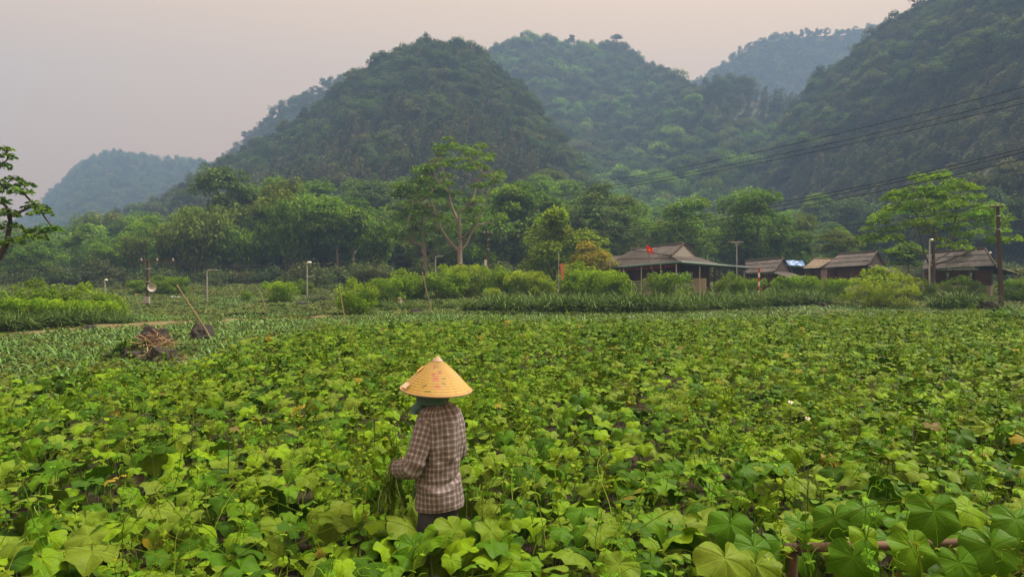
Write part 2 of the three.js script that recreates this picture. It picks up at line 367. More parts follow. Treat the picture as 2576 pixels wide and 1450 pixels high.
function clothe(h, seed, o, label) {
  const r = rng(seed), lists = [[], [], [], [], [], []], root = thing('forest', label, 'forest', null, null, 0, 'stuff');
  const dMin = Math.min(...[0, 0.25, 0.5, 0.75, 1].map((k) => h.foot(lerp(h.u0, h.u1, k)))), dMax = Math.max(...[0, 0.2, 0.4, 0.5, 0.6, 0.8, 1].map((k) => h.ridge(lerp(h.u0, h.u1, k))));
  const step = o.step;
  for (let d = dMin; d < dMax * 1.02; d += step) {
    const x0 = bearing(Math.max(h.u0, o.u0 ?? -160)) * d, x1 = bearing(Math.min(h.u1, o.u1 ?? 2740)) * d;
    for (let x = x0; x < x1; x += step) {
      const px = x + (r() - 0.5) * step * 1.1, pd = d + (r() - 0.5) * step * 1.1, u = uOf(px, pd), t = (pd - h.foot(u)) / (h.ridge(u) - h.foot(u));
      const q1 = r(), q2 = r(), q3 = r(), q4 = r();
      if (t < (o.from ?? 0.02) || t > 1.015 || u < h.u0 || u > h.u1) continue;
      const y = h.height(u, pd) - 0.4;
      if (y < 0.2) continue;
      const zone = o.zone(u, t, fbm(px * 0.03 + seed, pd * 0.03)), pal = zone === 'bamboo' ? canes : zone === 'bright' ? brights : greens;
      const pick = pal[Math.floor(q2 * pal.length)], v = 0.5 + q3 * 1.0, c = LIN(pick[0] * v, pick[1] * v, pick[2] * v), p = V(px, y, -pd);
      if (zone === 'bamboo') { lists[3 + Math.floor(q1 * 3)].push({ m: Mx(p, (q4 - 0.5) * 1.6, [0.8 + q3 * 0.5, (0.7 + q1 * 0.55) * (o.tall ?? 1), 0.8 + q3 * 0.5], 0.12 * q2, 2.4), c }); if (q2 < 0.62) { const p2 = V(px + (q3 - 0.5) * step, y, -pd + (q1 - 0.5) * step); lists[3 + Math.floor(q4 * 3)].push({ m: Mx(p2, (q1 - 0.5) * 2.4, [0.8 + q4 * 0.5, (0.6 + q2 * 0.5) * (o.tall ?? 1), 0.8 + q4 * 0.5], 0.1 * q1, 2.4), c }); } }
      else lists[t > 0.9 ? (q1 < 0.25 ? 0 : 1) : q1 < 0.46 ? 0 : q1 < 0.94 ? 1 : 2].push({ m: Mx(p, q4 * 6.28, [(o.size ?? 1) * (0.55 + q3 * 0.85), (o.size ?? 1) * (0.55 + q4 * 0.6), (o.size ?? 1) * (0.55 + q3 * 0.85)]), c });
    }
  }
  const trunks = [];
  [0, 1, 2].forEach((k) => { if (lists[k].length) { instances(root, 'crowns', forestTrees[k].crown, fleck, lists[k]); instances(root, 'trunks', forestTrees[k].wood, M.barkGrey, lists[k].map((e) => ({ m: e.m }))); } });
  [3, 4, 5].forEach((k) => { if (lists[k].length) instances(root, 'bamboo_plumes', plume[k - 3], fleck, lists[k]); });
  return root;
}
clothe(hills.main, 101, { step: 3.0, from: 0.12, zone: (u, t, n) => t > 0.80 + n * 0.22 - 0.03 * smooth(u, 1100, 1300) ? 'green' : t > 0.32 + n * 0.1 - 0.1 * smooth(u, 900, 500) && u > 380 && u < 1600 ? (n > 0.22 ? 'green' : 'bamboo') : 'bright', size: 1.05, tall: 1.2 }, 'dark bamboo and tree cover of the steep middle hill');
clothe(hills.spur, 102, { step: 4.6, u1: 1150, from: 0.2, zone: () => 'green', size: 1.1 }, 'blue tree cover of the spur behind the middle hill');
clothe(hills.left, 103, { step: 6.4, u1: 720, from: 0.1, zone: () => 'green', size: 1.5 }, 'hazy blue tree cover of the flat topped left hill');
clothe(hills.middle, 104, { step: 4.9, from: 0.06, zone: (u, t, n) => (t < 0.45 + n * 0.2 ? 'bright' : t > 0.8 && u > 1740 && n > -0.1 ? 'bamboo' : n > 0.12 ? 'bright' : 'green'), size: 1.5 }, 'hazy mixed tree cover of the saddle behind the house');
clothe(hills.right, 105, { step: 3.3, from: 0.05, zone: (u, t, n) => (t < 0.1 + n * 0.2 ? 'green' : t < 0.62 + n * 0.35 ? 'bamboo' : 'green'), size: 1.15, tall: 0.75 }, 'dark tree and bamboo cover of the right hand slope');
clothe(hills.far, 106, { step: 6.5, u0: 1640, u1: 2420, from: 0.35, zone: () => 'green', size: 1.1 }, 'pale blue tree cover of the farthest ridge');
// ---------------------------------------------------------------- trees of the belt at the foot of the hills, one by one
{
  const kinds = [
    { t: growTree(31, { H: 12, W: 4.2, K: 30, clear: 0.3, trunk: 0.55, trunkR: 0.19, leaves: 5200, leaf: 0.42, clump: 1.25, flat: 0.75, slim: 0.4 }), name: 'broadleaf_tree' },
    { t: growTree(32, { H: 11, W: 4.6, K: 34, clear: 0.22, trunk: 0.5, trunkR: 0.2, leaves: 5600, leaf: 0.38, clump: 1.2, flat: 0.9, slim: 0.42 }), name: 'broadleaf_tree' },
    { t: growTree(33, { H: 14, W: 4.2, K: 24, clear: 0.5, trunk: 0.7, trunkR: 0.2, leaves: 4400, leaf: 0.44, clump: 1.35, flat: 0.55, slim: 0.36, dome: 0.6 }), name: 'broadleaf_tree' },
    { t: growTree(34, { H: 15, W: 4.8, K: 22, clear: 0.55, trunk: 0.66, trunkR: 0.18, leaves: 3600, leaf: 0.5, clump: 1.5, flat: 0.42, slim: 0.3, dome: 1 }), name: 'broadleaf_tree' },
    { t: growBamboo(35, 12, 26, 2.4, 0.62, 5200), name: 'bamboo_clump' },
    { t: growBamboo(36, 10, 22, 2.8, 0.58, 4600), name: 'bamboo_clump' },
  ];
  const r = rng(77), placed = [];
  const ordinal = (n) => ['first', 'second', 'third', 'fourth', 'fifth', 'sixth', 'seventh', 'eighth', 'ninth', 'tenth'][n] ?? `${n + 1}th`;
  const put = (u, d, k, mat, s, where, group) => {
    const kd = kinds[k], x = bearing(u) * d, y = surfaceY(u, d) - 0.15, bam = k > 3;
    const tone = mat === M.leafFresh ? 'fresh green' : mat === M.leafDeep ? 'deep green' : mat === M.leafOlive ? 'olive green' : mat === M.leafGrey ? 'grey green' : 'mid green';
    const shape = bam ? (k === 4 ? 'tall bamboo clump' : 'wide bamboo clump') : ['round crowned tree', 'bushy tree', 'high crowned tree', 'flat crowned tree'][k];
    const made = plantTree(kd.name, `${tone} ${shape} ${where}`, bam ? 'bamboo' : 'tree', kd.t, bam ? M.cane : (k === 3 ? M.barkPale : M.barkGrey), mat, V(x, y, -d), r() * 6.28, [s * (0.9 + r() * 0.2), s * (0.88 + r() * 0.24), s * (0.9 + r() * 0.2)], group);
    placed.push([u, made]);
  };
  const mats = [M.leafMid, M.leafMid, M.leafFresh, M.leafFresh, M.leafOlive, M.leafGrey];
  const field = (u0, u1, d0, d1, gap, pBam, big, pal, where, group) => {
    for (let d = d0; d < d1; d += gap * 0.9) for (let x = bearing(u0) * d; x < bearing(u1) * d; x += gap) {
      const px = x + (r() - 0.5) * gap, pd = d + (r() - 0.5) * gap, u = uOf(px, pd), q = r(), k = q < pBam ? 4 + Math.floor(r() * 2) : Math.floor(r() * 3.4);
      put(u, pd, k, k > 3 ? (r() < 0.6 ? M.leafBamboo : M.leafMid) : pal[Math.floor(r() * pal.length)], big * (0.72 + r() * 0.5) * (u < 760 ? lerp(0.5, 1.08, smooth(u, 120, 700)) : u > 1000 && u < 1320 ? 0.85 : 1.04), where, group);
    }
  };
  field(95, 1330, 97, 122, 5.8, 0.34, 1.0, mats, 'in the wood edge below the middle hill', 'front trees of the wood below the middle hill');
  field(330, 1420, 126, 168, 7.6, 0.16, 0.98, mats, 'higher in the wood below the middle hill', 'upper trees of the wood below the middle hill');
  field(1370, 1960, 100, 126, 7.2, 0.3, 0.84, mats, 'in the wood behind the big house', 'trees of the wood behind the big house');
  field(1400, 2120, 136, 196, 9.8, 0.1, 0.95, [M.leafFresh, M.leafMid, M.leafOlive, M.leafFresh], 'on the valley side above the big house', 'trees on the valley side above the big house');
  field(1960, 2180, 94, 110, 8.6, 0.25, 0.5, mats, 'at the foot of the right hand slope', 'trees at the foot of the right hand slope');
  for (const [u, d, s] of [[30, 88, 0.5], [70, 92, 0.55], [112, 90, 0.5], [-20, 90, 0.5]]) put(u, d, 1, M.leafMid, s, 'standing low at the left end of the wood', 'low trees at the left end of the wood');
  const same = new Map();
  for (const q of placed.sort((a, b) => a[0] - b[0])) { const l = q[1].userData.label; if (!same.has(l)) same.set(l, []); same.get(l).push(q[1]); }
  for (const list of same.values()) if (list.length > 1) list.forEach((o, i) => { o.userData.label += `, ${ordinal(i)} from left`; });
}
// undergrowth: low bushes that close the foot of the wood and edge the plots
const bush = growTree(41, { H: 2.2, W: 1.6, K: 16, clear: 0.12, trunk: 0.3, trunkR: 0.05, leaves: 900, leaf: 0.24, clump: 0.62, flat: 0.9, slim: 0.42, twig: 0.012 });
{
  const r = rng(52), list = [], pal = [[0.07, 0.115, 0.032], [0.09, 0.145, 0.03], [0.055, 0.092, 0.03], [0.1, 0.125, 0.04], [0.12, 0.16, 0.04]];
  for (let i = 0; i < 620; i++) {
    const d = 72 + Math.pow(r(), 0.6) * 46, u = -120 + r() * 2800, x = bearing(u) * d, c = pal[Math.floor(r() * 5)], v = 0.8 + r() * 0.5, s = 0.55 + r() * 0.75;
    if (u > 1440 && u < 2560 && d < 92 || u > 1180 && u < 1440 && d < 72) continue;
    list.push({ m: Mx(V(x, surfaceY(u, d) - 0.1, -d), r() * 6.28, [s, s * (0.7 + r() * 0.5), s]), c: LIN(c[0] * v, c[1] * v, c[2] * v) });
  }
  const root = thing('undergrowth', 'low green undergrowth along the foot of the wood', 'undergrowth', null, null, 0, 'stuff');
  instances(root, 'bush_leaves', bush.crown, fleck, list);
  instances(root, 'bush_stems', bush.wood, M.barkDark, list.map((e) => ({ m: e.m })));
}
// short rough grass and weeds on the plots behind the corn
{
  const r = rng(61), g = [];
  const tuft = (seed) => { const q = rng(seed), f = new Faces(); for (let i = 0; i < 34; i++) { const a = q() * 6.28, l = 0.2 + q() * 0.3, b = V((q() - 0.5) * 0.5, 0, (q() - 0.5) * 0.5), d = V(Math.cos(a), 1.2 + q(), Math.sin(a)).normalize(), s = V(-Math.sin(a), 0, Math.cos(a)).multiplyScalar(0.02 + q() * 0.02), m = b.clone().addScaledVector(d, l * 0.6), t = m.clone().add(V(Math.cos(a) * l * 0.35, l * 0.15, Math.sin(a) * l * 0.35)), c = 0.75 + q() * 0.5; f.quad(b.clone().sub(s), b.clone().add(s), m.clone().add(s), m.clone().sub(s), [c, c, c]).tri(m.clone().sub(s), m.clone().add(s), t, [c, c, c]); } return f.geo(); };
  const tufts = [tuft(1), tuft(2), tuft(3)], lists = [[], [], []], pal = [[0.13, 0.19, 0.035], [0.1, 0.16, 0.035], [0.17, 0.19, 0.05], [0.09, 0.13, 0.035]];
  for (let i = 0; i < 15000; i++) {
    const d = 38 + Math.pow(r(), 1.3) * 62, u = -140 + r() * 2860, x = bearing(u) * d, c = pal[Math.floor(r() * 4)], v = 0.8 + r() * 0.5, s = 0.6 + r() * 0.9;
    if (fbm(x * 0.12, d * 0.12) < -0.2) continue;
    lists[i % 3].push({ m: Mx(V(x, groundY(x, -d) - 0.02, -d), r() * 6.28, [s * 1.4, s, s * 1.4]), c: LIN(c[0] * v, c[1] * v, c[2] * v) });
  }
  const root = thing('grass', 'rough green grass and weeds on the plots behind the corn', 'grass', null, null, 0, 'stuff');
  lists.forEach((l, k) => instances(root, 'grass_blades', tufts[k], fleck, l));
}
// ---------------------------------------------------------------- trees that stand alone
{
  const tall = growTree(201, { H: 17, W: 4.9, K: 74, clear: 0.55, trunk: 0.62, trunkR: 0.27, lean: [0.0, 0], forks: [[0.26, -0.17, 0.05, 0.50], [0.2, 0.16, -0.05, 0.56], [0.45, 0.12, 0.1, 0.72], [0.42, -0.1, -0.1, 0.78]], leaves: 7200, leaf: 0.27, clump: 0.66, flat: 0.42, slim: 0.36, dome: 1.1, shape: (y) => 0.45 + 0.62 * Math.sin(Math.PI * (0.15 + y * 0.72)), twig: 0.022 });
  const slim = growTree(202, { H: 13.4, W: 3.9, K: 56, clear: 0.5, trunk: 0.7, trunkR: 0.2, lean: [-0.07, 0], leaves: 6000, leaf: 0.27, clump: 0.7, flat: 0.45, slim: 0.36, dome: 0.9, twig: 0.02 });
  plantTree('tall_tree', 'tallest lone tree with forked pale trunk and wide airy crown', 'tree', tall, bark(0.25, 0.21, 0.17), leafMat(0.17, 0.31, 0.018), onGround(1157, 76), 0.2);
  plantTree('slender_tree', 'slender lone tree leaning left beside the tallest tree', 'tree', slim, bark(0.24, 0.2, 0.165), leafMat(0.15, 0.28, 0.02), onGround(1074, 78), 0);
  const lime = growTree(203, { H: 7.8, W: 3.3, K: 46, clear: 0.12, trunk: 0.5, trunkR: 0.14, leaves: 6200, leaf: 0.3, clump: 0.85, flat: 0.8, slim: 0.42, shape: (y) => 1.02 - 0.72 * y });
  plantTree('lime_tree', 'bright lime green conical tree left of the big house', 'tree', lime, M.barkGrey, M.leafLime, onGround(1385, 72), 0.6);
  const lime2 = growTree(204, { H: 6.0, W: 2.6, K: 32, clear: 0.15, trunk: 0.5, trunkR: 0.12, leaves: 4200, leaf: 0.3, clump: 0.85, flat: 0.7, slim: 0.42 });
  plantTree('lime_tree', 'shorter bright lime green tree touching the yellow tree', 'tree', lime2, M.barkGrey, M.leafLime, onGround(1462, 74), 2);
  const gold = growTree(205, { H: 4.6, W: 2.3, K: 30, clear: 0.35, trunk: 0.5, trunkR: 0.11, leaves: 4000, leaf: 0.24, clump: 0.75, flat: 0.5, slim: 0.4, dome: 0.8 });
  plantTree('golden_tree', 'yellow ochre tree at the corner of the big house roof', 'tree', gold, M.barkDark, M.leafYellow, onGround(1478, 67), 1.1);
  const umbrella = growTree(206, { H: 10.6, W: 5.5, K: 112, clear: 0.5, trunk: 0.42, trunkR: 0.16, forks: [[0.2, -0.26, 0.06, 0.62], [0.36, 0.22, 0.1, 0.62], [0.4, 0.02, -0.12, 0.72], [0.3, -0.12, 0.1, 0.66], [0.38, 0.34, -0.05, 0.6]], leaves: 10500, leaf: 0.25, clump: 0.62, flat: 0.4, slim: 0.34, dome: 0.9, shape: (y) => 1.05 - 0.55 * y * y, twig: 0.02 });
  plantTree('spreading_tree', 'wide flat crowned tree in front of the right hand house', 'tree', umbrella, bark(0.11, 0.09, 0.075), leafMat(0.2, 0.36, 0.014), onGround(2348, 58), 0.4);
  const small = growTree(207, { H: 5, W: 1.7, K: 16, clear: 0.55, trunk: 0.6, trunkR: 0.08, leaves: 2000, leaf: 0.3, clump: 0.75, flat: 0.5, slim: 0.4, dome: 0.7 });
  plantTree('sapling', 'small flat topped sapling behind the roof left of the spreading tree', 'tree', small, M.barkGrey, M.leafMid, onGround(2285, 74), 0.4);
  // the tree that reaches into the picture from the left edge
  const arm = growTree(208, {
    H: 6.3, trunk: 0.5, trunkR: 0.13, clear: 0.3, K: 0, leaf: 0.115, leaves: 1500, clump: 0.36, flat: 0.26, slim: 0.3, droop: 0.35, twig: 0.011, spray: 5, lift: -0.2,
    forks: [[0.3, 0.17, 0, 0.5], [0.4, 0.1, 0, 0.68], [0.45, -0.15, 0.1, 0.65]],
    clumps: [[2.42, 4.05, 0, 0.9], [2.05, 3.75, 0.3, 1.0], [1.75, 4.0, -0.3, 1], [1.4, 3.55, 0.3, 1], [2.15, 4.75, 0.2, 1], [1.75, 5.05, -0.2, 1.15], [1.3, 4.7, 0.3, 1], [0.95, 4.2, -0.3, 1.2], [1.55, 5.6, 0.1, 1], [1.1, 5.75, 0.2, 1.2], [0.65, 5.3, -0.2, 1.2], [0.8, 5.95, 0.1, 1], [1.2, 6.15, -0.1, 0.75], [1.5, 5.95, -0.2, 0.8], [0.95, 6.7, 0, 0.8], [1.15, 7.05, 0.1, 0.75], [0.72, 6.55, 0.1, 0.6], [1.05, 7.35, 0, 0.6], [0.3, 6, 0.4, 1.2], [0.1, 5, 0.3, 1.2], [-0.6, 5.8, 0.4, 1.4], [-1.2, 5.1, -0.3, 1.5], [-0.5, 6.8, 0, 1.4], [-1.6, 6.2, 0.3, 1.4], [0.55, 3.9, 0.5, 1.1], [0.75, 4.75, -0.5, 1.1], [1.05, 5.2, 0.5, 1]].map((c) => [c[0] * 1.08, 3.35 + (c[1] - 3.55) * 0.76, c[2], c[3] * 0.95]),
  });
  plantTree('edge_tree', 'near tree reaching in from the left edge of the picture', 'tree', arm, bark(0.07, 0.06, 0.05), leafMat(0.13, 0.25, 0.02), V(bearing(-74) * 23, 0, -23), 0);
}
// trees that stand clear of the skyline
{
  const airy = growTree(211, { H: 15, W: 3.2, K: 9, clear: 0.72, trunk: 0.8, trunkR: 0.22, leaves: 900, leaf: 0.62, clump: 1.5, flat: 0.6, slim: 0.4, twig: 0.06 });
  const bare = growTree(212, { H: 14, W: 2.8, K: 12, clear: 0.6, trunk: 0.75, trunkR: 0.2, leaves: 160, leaf: 0.5, clump: 1.0, flat: 0.6, slim: 0.3, twig: 0.06 });
  const thick = growTree(213, { H: 17, W: 5.2, K: 22, clear: 0.3, trunk: 0.6, trunkR: 0.3, leaves: 2200, leaf: 0.75, clump: 1.9, flat: 0.9, slim: 0.42, twig: 0.05 });
  const row = [
    [1437, 'middle', airy, 1.05, 'tall bare stemmed tree with ball crown on the rear skyline'], [1372, 'middle', bare, 0.9, 'leafless twiggy tree on the rear skyline left of the ball crowned tree'], [1548, 'middle', thick, 0.95, 'thick dark tree on the shoulder of the rear hill'], [1655, 'middle', bare, 0.8, 'left one of two thin poles of trees on the saddle skyline'], [1677, 'middle', airy, 0.72, 'right one of two thin trees on the saddle skyline'],
    [2318, 'right', thick, 1.0, 'dark tree top standing out at the upper edge of the right hand slope'], [1290, 'main', thick, 0.5, 'dark twin tree on the right shoulder of the middle hill'], [1318, 'main', thick, 0.45, 'dark tree just outside the right shoulder of the middle hill'], [1002, 'main', thick, 0.42, 'pointed dark tree at the left end of the middle hill crest'], [880, 'main', thick, 0.5, 'pale green round tree on the left shoulder of the middle hill'],
    [615, 'spur', airy, 0.9, 'thin layered tree on the spur skyline'], [680, 'spur', bare, 0.95, 'bare branched tree on the spur skyline'], [540, 'spur', thick, 0.55, 'low wide tree on the foot of the spur skyline'], [160, 'left', thick, 0.55, 'dark tree low on the left end of the blue hill'], [1110, 'main', airy, 0.8, 'pale stemmed tree high on the face of the middle hill', 0.6],
  ];
  for (const [u, h, t, s, label, k] of row) { const hl = hills[h], d = lerp(hl.foot(u), hl.ridge(u), k ?? 0.995); plantTree('skyline_tree', label, 'tree', t, /pale stem/.test(label) ? M.barkPale : M.barkGrey, /pale green/.test(label) ? M.leafMid : leafMat(0.055, 0.085, 0.034), V(bearing(u) * d, hl.height(u, d) - 0.3, -d), u, s); }
}
// ---------------------------------------------------------------- leafy shrubs between the plots
{
  const kinds = [
    growTree(221, { H: 2.5, W: 1.45, K: 44, clear: 0.16, trunk: 0.25, trunkR: 0.06, leaves: 4200, leaf: 0.16, clump: 0.36, flat: 1.1, slim: 0.4, twig: 0.009, lift: 0.35, forks: [[0.1, -0.25, 0, 0.5], [0.1, 0.25, 0.1, 0.5], [0.1, 0, -0.25, 0.5]] }),
    growTree(222, { H: 2.3, W: 1.7, K: 48, clear: 0.12, trunk: 0.25, trunkR: 0.06, leaves: 4300, leaf: 0.16, clump: 0.36, flat: 1.1, slim: 0.4, twig: 0.009, lift: 0.35, forks: [[0.1, -0.3, 0, 0.45], [0.1, 0.3, 0.1, 0.45], [0.1, 0, 0.25, 0.5]] }),
    growTree(223, { H: 2.8, W: 2.7, K: 60, clear: 0.2, trunk: 0.16, trunkR: 0.08, leaves: 6600, leaf: 0.15, clump: 0.42, flat: 0.7, slim: 0.34, twig: 0.01, lift: 0.2, dome: 0.9, forks: [[0.05, -0.45, 0, 0.5], [0.05, 0.4, 0.1, 0.5], [0.06, -0.1, -0.3, 0.6], [0.06, 0.15, 0.3, 0.6]] }),
  ];
  const mats = [leafMat(0.26, 0.42, 0.014), leafMat(0.22, 0.37, 0.014), leafMat(0.31, 0.43, 0.018), leafMat(0.185, 0.31, 0.02)];
  // [u, base distance, height m, width factor, kind, tint, label]
  const rows = [
    [893, 38, 1.75, 0.95, 0, 0, 'lone round shrub standing in the corn plot beside a leaning stake'],
    [704, 50, 1.5, 1.0, 1, 0, 'small shrub left of the lone round shrub, behind the tall lamp post'], [617, 52, 0.9, 0.8, 0, 1, 'little shrub on the path end'],
    [965, 50, 1.75, 1.0, 1, 1, 'shrub just right of the lone round shrub'], [1012, 54, 2.1, 1.0, 0, 0, 'shrub below the leaning slender tree trunk, left one'], [1052, 55, 1.8, 1, 1, 3, 'shrub at the foot of the slender tree'], [1122, 55, 2.3, 1.05, 0, 0, 'shrub between the tall lamp post and the tallest tree'], [1172, 58, 2.5, 1, 1, 2, 'shrub at the foot of the tallest tree'], [1258, 56, 2.2, 1, 0, 1, 'shrub right of the concrete power pole'], [1310, 55, 2.1, 1.1, 1, 2, 'broad shrub in front of the lime tree'], [1356, 54, 1.9, 1, 0, 2, 'yellowish shrub under the pink pennant'],
    [1452, 52, 2.55, 1.1, 0, 0, 'big shrub hiding the left corner of the house'], [1512, 50, 2.2, 1.05, 1, 0, 'dense shrub in front of the house wall'], [1560, 49, 1.7, 0.9, 0, 1, 'low shrub left of the white gate'], [1674, 50, 2.05, 1.05, 1, 3, 'round shrub in front of the house porch'], [1716, 48, 1.05, 0.7, 0, 1, 'small shrub under the porch corner'], [1842, 52, 1.9, 1, 0, 3, 'shrub under the porch end'], [1892, 54, 1.6, 0.85, 1, 3, 'shrub beside the red and white post'],
    [1965, 56, 1.6, 0.95, 0, 1, 'shrub right of the red and white post'], [2020, 55, 1.8, 1, 1, 1, 'shrub in front of the second house'], [2075, 58, 1.4, 0.9, 0, 3, 'low shrub below the third house'], [2210, 45, 2.45, 1.0, 2, 2, 'wide open branched shrub left of the spreading tree'], [2110, 53, 1.6, 1, 1, 1, 'shrub at the left of the wide open branched shrub'], [2330, 52, 1.5, 0.8, 0, 3, 'shrub at the base of the spreading tree'], [2420, 58, 1.7, 1.0, 2, 1, 'thin shrub before the right hand house wall'], [2560, 52, 1.6, 1.0, 1, 3, 'shrub at the right edge behind the rusty pole'], [2610, 50, 1.9, 1.0, 0, 3, 'shrub cut by the right edge'],
    [-30, 31, 1.6, 1.25, 2, 3, 'shrub cut by the left edge'], [44, 29, 1.25, 1.15, 1, 1, 'left one of the thicket shrubs behind the grass'], [92, 32, 1.75, 1.2, 0, 3, 'tallest thicket shrub behind the grass'], [146, 30, 1.15, 1.15, 1, 0, 'middle thicket shrub behind the grass'], [200, 32.5, 1.6, 1.2, 0, 1, 'thicket shrub right of the middle, behind the grass'], [250, 31.5, 1.05, 1.15, 1, 0, 'low thicket shrub behind the grass'], [290, 34, 1.15, 1.0, 0, 1, 'right end shrub of the thicket'],
    [345, 62, 1.3, 1, 1, 3, 'pale shrub left of the loudspeaker pole'], [402, 60, 1.6, 1.1, 0, 3, 'pale shrub right of the loudspeaker pole'], [440, 62, 1.5, 1, 1, 3, 'pale shrub between loudspeaker pole and lamp post'], [760, 60, 1.3, 1, 0, 3, 'far shrub behind the silvery grass'], [1660, 60, 1.5, 1, 2, 3, 'shrub in the shade of the porch'], [1240, 50, 1.1, 0.8, 1, 2, 'low shrub at the power pole base'],
  ];
  for (const [u, d, h, w, k, m, label] of rows) { const H = [2.5, 2.3, 2.8][k]; plantTree('shrub', label, 'shrub', kinds[k], M.barkGrey, mats[m], onGround(u, d), u * 1.7, [h / H * w * 1.06, h / H * 1.08, h / H * w * 1.06], 'leafy shrubs between the plots'); }
}
// ---------------------------------------------------------------- tall fodder grass in tufts
{
  const grow = (seed, n, H) => {
    const r = rng(seed), f = new Faces();
    for (let i = 0; i < n; i++) {
      const a = r() * 6.2832, q = Math.sqrt(r()) * 0.35, l = H * (0.65 + r() * 0.6), lean = 0.25 + r() * 0.75, w = 0.02 + r() * 0.018, c = 0.6 + r() * 0.75, col = [c, c, c * (0.85 + r() * 0.4)];
      const s = V(-Math.sin(a), 0, Math.cos(a)); let prev = null;
      for (let k = 0; k <= 5; k++) {
        const t = k / 5, out = q + lean * l * (t * 0.45 + t * t * t * 0.75), y = l * (t - 0.42 * lean * t * t * t * 1.6), ww = w * (k === 5 ? 0.1 : 1 - 0.45 * t);
        const p = V(Math.cos(a) * out, y, Math.sin(a) * out), cur = [p.clone().addScaledVector(s, ww), p.clone().addScaledVector(s, -ww)];
        if (prev) f.quad(prev[0], prev[1], cur[1], cur[0], col);
        prev = cur;
      }
    }
    return f.geo();
  };
  const kinds = [grow(1, 120, 1.5), grow(2, 105, 1.4), grow(3, 130, 1.6)], green = leafMat(0.16, 0.26, 0.05, { roughness: 0.5 }), pale = leafMat(0.17, 0.22, 0.1, { roughness: 0.5 }), r = rng(9);
  const tuft = (u, d, s, label, group, mat = green) => { const o = thing('fodder_grass_tuft', label, 'grass tuft', onGround(u, d), group, r() * 6.28); o.scale.setScalar(s); part(o, 'blades', kinds[Math.floor(r() * 3)], mat); };
  for (let u = 1178; u < 2080; u += 15 + r() * 6) tuft(u + r() * 8, lerp(39.5, 47, smooth(u, 1650, 2080)) + r() * 1.2, 0.78 + r() * 0.3 + (u > 1450 && u < 1660 ? 0.12 : 0), 'tall arching grass tuft in the long band below the houses', 'fodder grass band below the houses');
  for (let u = 1215; u < 2060; u += 30) tuft(u + r() * 18, lerp(42, 49, smooth(u, 1650, 2080)) + r(), 0.85 + r() * 0.3, 'tall arching grass tuft in the long band below the houses', 'fodder grass band below the houses');
  for (let u = -40; u < 305; u += 19) tuft(u + r() * 10, lerp(26.2, 30.6, u / 300) + r() * 0.8, 0.55 + r() * 0.25, 'arching grass tuft on the path edge at the left', 'grass on the left path edge');
  for (const [u, d, s] of [[2352, 44, 0.8], [2378, 43, 0.95], [2404, 43.5, 1.1], [2432, 43, 1.15], [2460, 43.5, 1.0], [2482, 44, 0.8]]) tuft(u, d, s, 'grass tuft on the mound in front of the right hand house', 'grass on the right hand mound');
  for (const [u, d, s] of [[772, 52, 0.55], [790, 53, 0.6], [808, 52, 0.6], [824, 53, 0.5]]) tuft(u, d, s, 'silvery grass tuft right of the tall lamp post', 'silvery grass by the lamp post', pale);
  for (let u = 905; u < 1150; u += 22) tuft(u + r() * 10, 43 + r() * 4, 0.45 + r() * 0.2, 'short grass tuft in the strip between lone shrub and leaning stake', 'short grass strip');
}
// ---------------------------------------------------------------- houses
const sheetTone = texture(256, (x, y) => { const k = 0.75 + wrapFbm(x, y, 5, 5) * 0.75 + wrapFbm(x, y + 0.4, 30, 2) * 0.3; return [k, k * 0.97, k * 0.93]; });
const sheetMats = [[0.092, 0.08, 0.073], [0.076, 0.067, 0.062], [0.108, 0.094, 0.085], [0.085, 0.076, 0.071]].map((c) => new THREE.MeshStandardMaterial({ color: LIN(...c), map: sheetTone, roughness: 0.95, side: THREE.DoubleSide }));
const tanSheets = [[0.25, 0.2, 0.14], [0.22, 0.175, 0.125]].map((c) => new THREE.MeshStandardMaterial({ color: LIN(...c), map: sheetTone, roughness: 0.95, side: THREE.DoubleSide }));
const plankTone = texture(256, (x, y) => { const k = 0.78 + wrapFbm(x, y * 0.2, 20, 3) * 0.7 + wrapFbm(x, y, 4, 3) * 0.4; return [k, k * 0.96, k * 0.92]; });
const woodRed = [[0.1, 0.045, 0.034], [0.085, 0.038, 0.03], [0.115, 0.052, 0.038]].map((c) => new THREE.MeshStandardMaterial({ color: LIN(...c), map: plankTone, roughness: 0.85 }));
const woodDark = new THREE.MeshStandardMaterial({ color: LIN(0.07, 0.045, 0.033), map: plankTone, roughness: 0.9 });
const steel = new THREE.MeshStandardMaterial({ color: LIN(0.45, 0.46, 0.47), roughness: 0.5, metalness: 0.6 });
const plaster = new THREE.MeshStandardMaterial({ color: LIN(0.48, 0.44, 0.38), map: sheetTone, roughness: 0.95 });
const concrete = new THREE.MeshStandardMaterial({ color: LIN(0.3, 0.28, 0.25), map: sheetTone, roughness: 0.95 });
const darkGlass = new THREE.MeshStandardMaterial({ color: LIN(0.012, 0.012, 0.012), roughness: 0.3 });
const bil = (P, s, t) => P[0].clone().multiplyScalar((1 - s) * (1 - t)).addScaledVector(P[1], s * (1 - t)).addScaledVector(P[2], s * t).addScaledVector(P[3], (1 - s) * t);
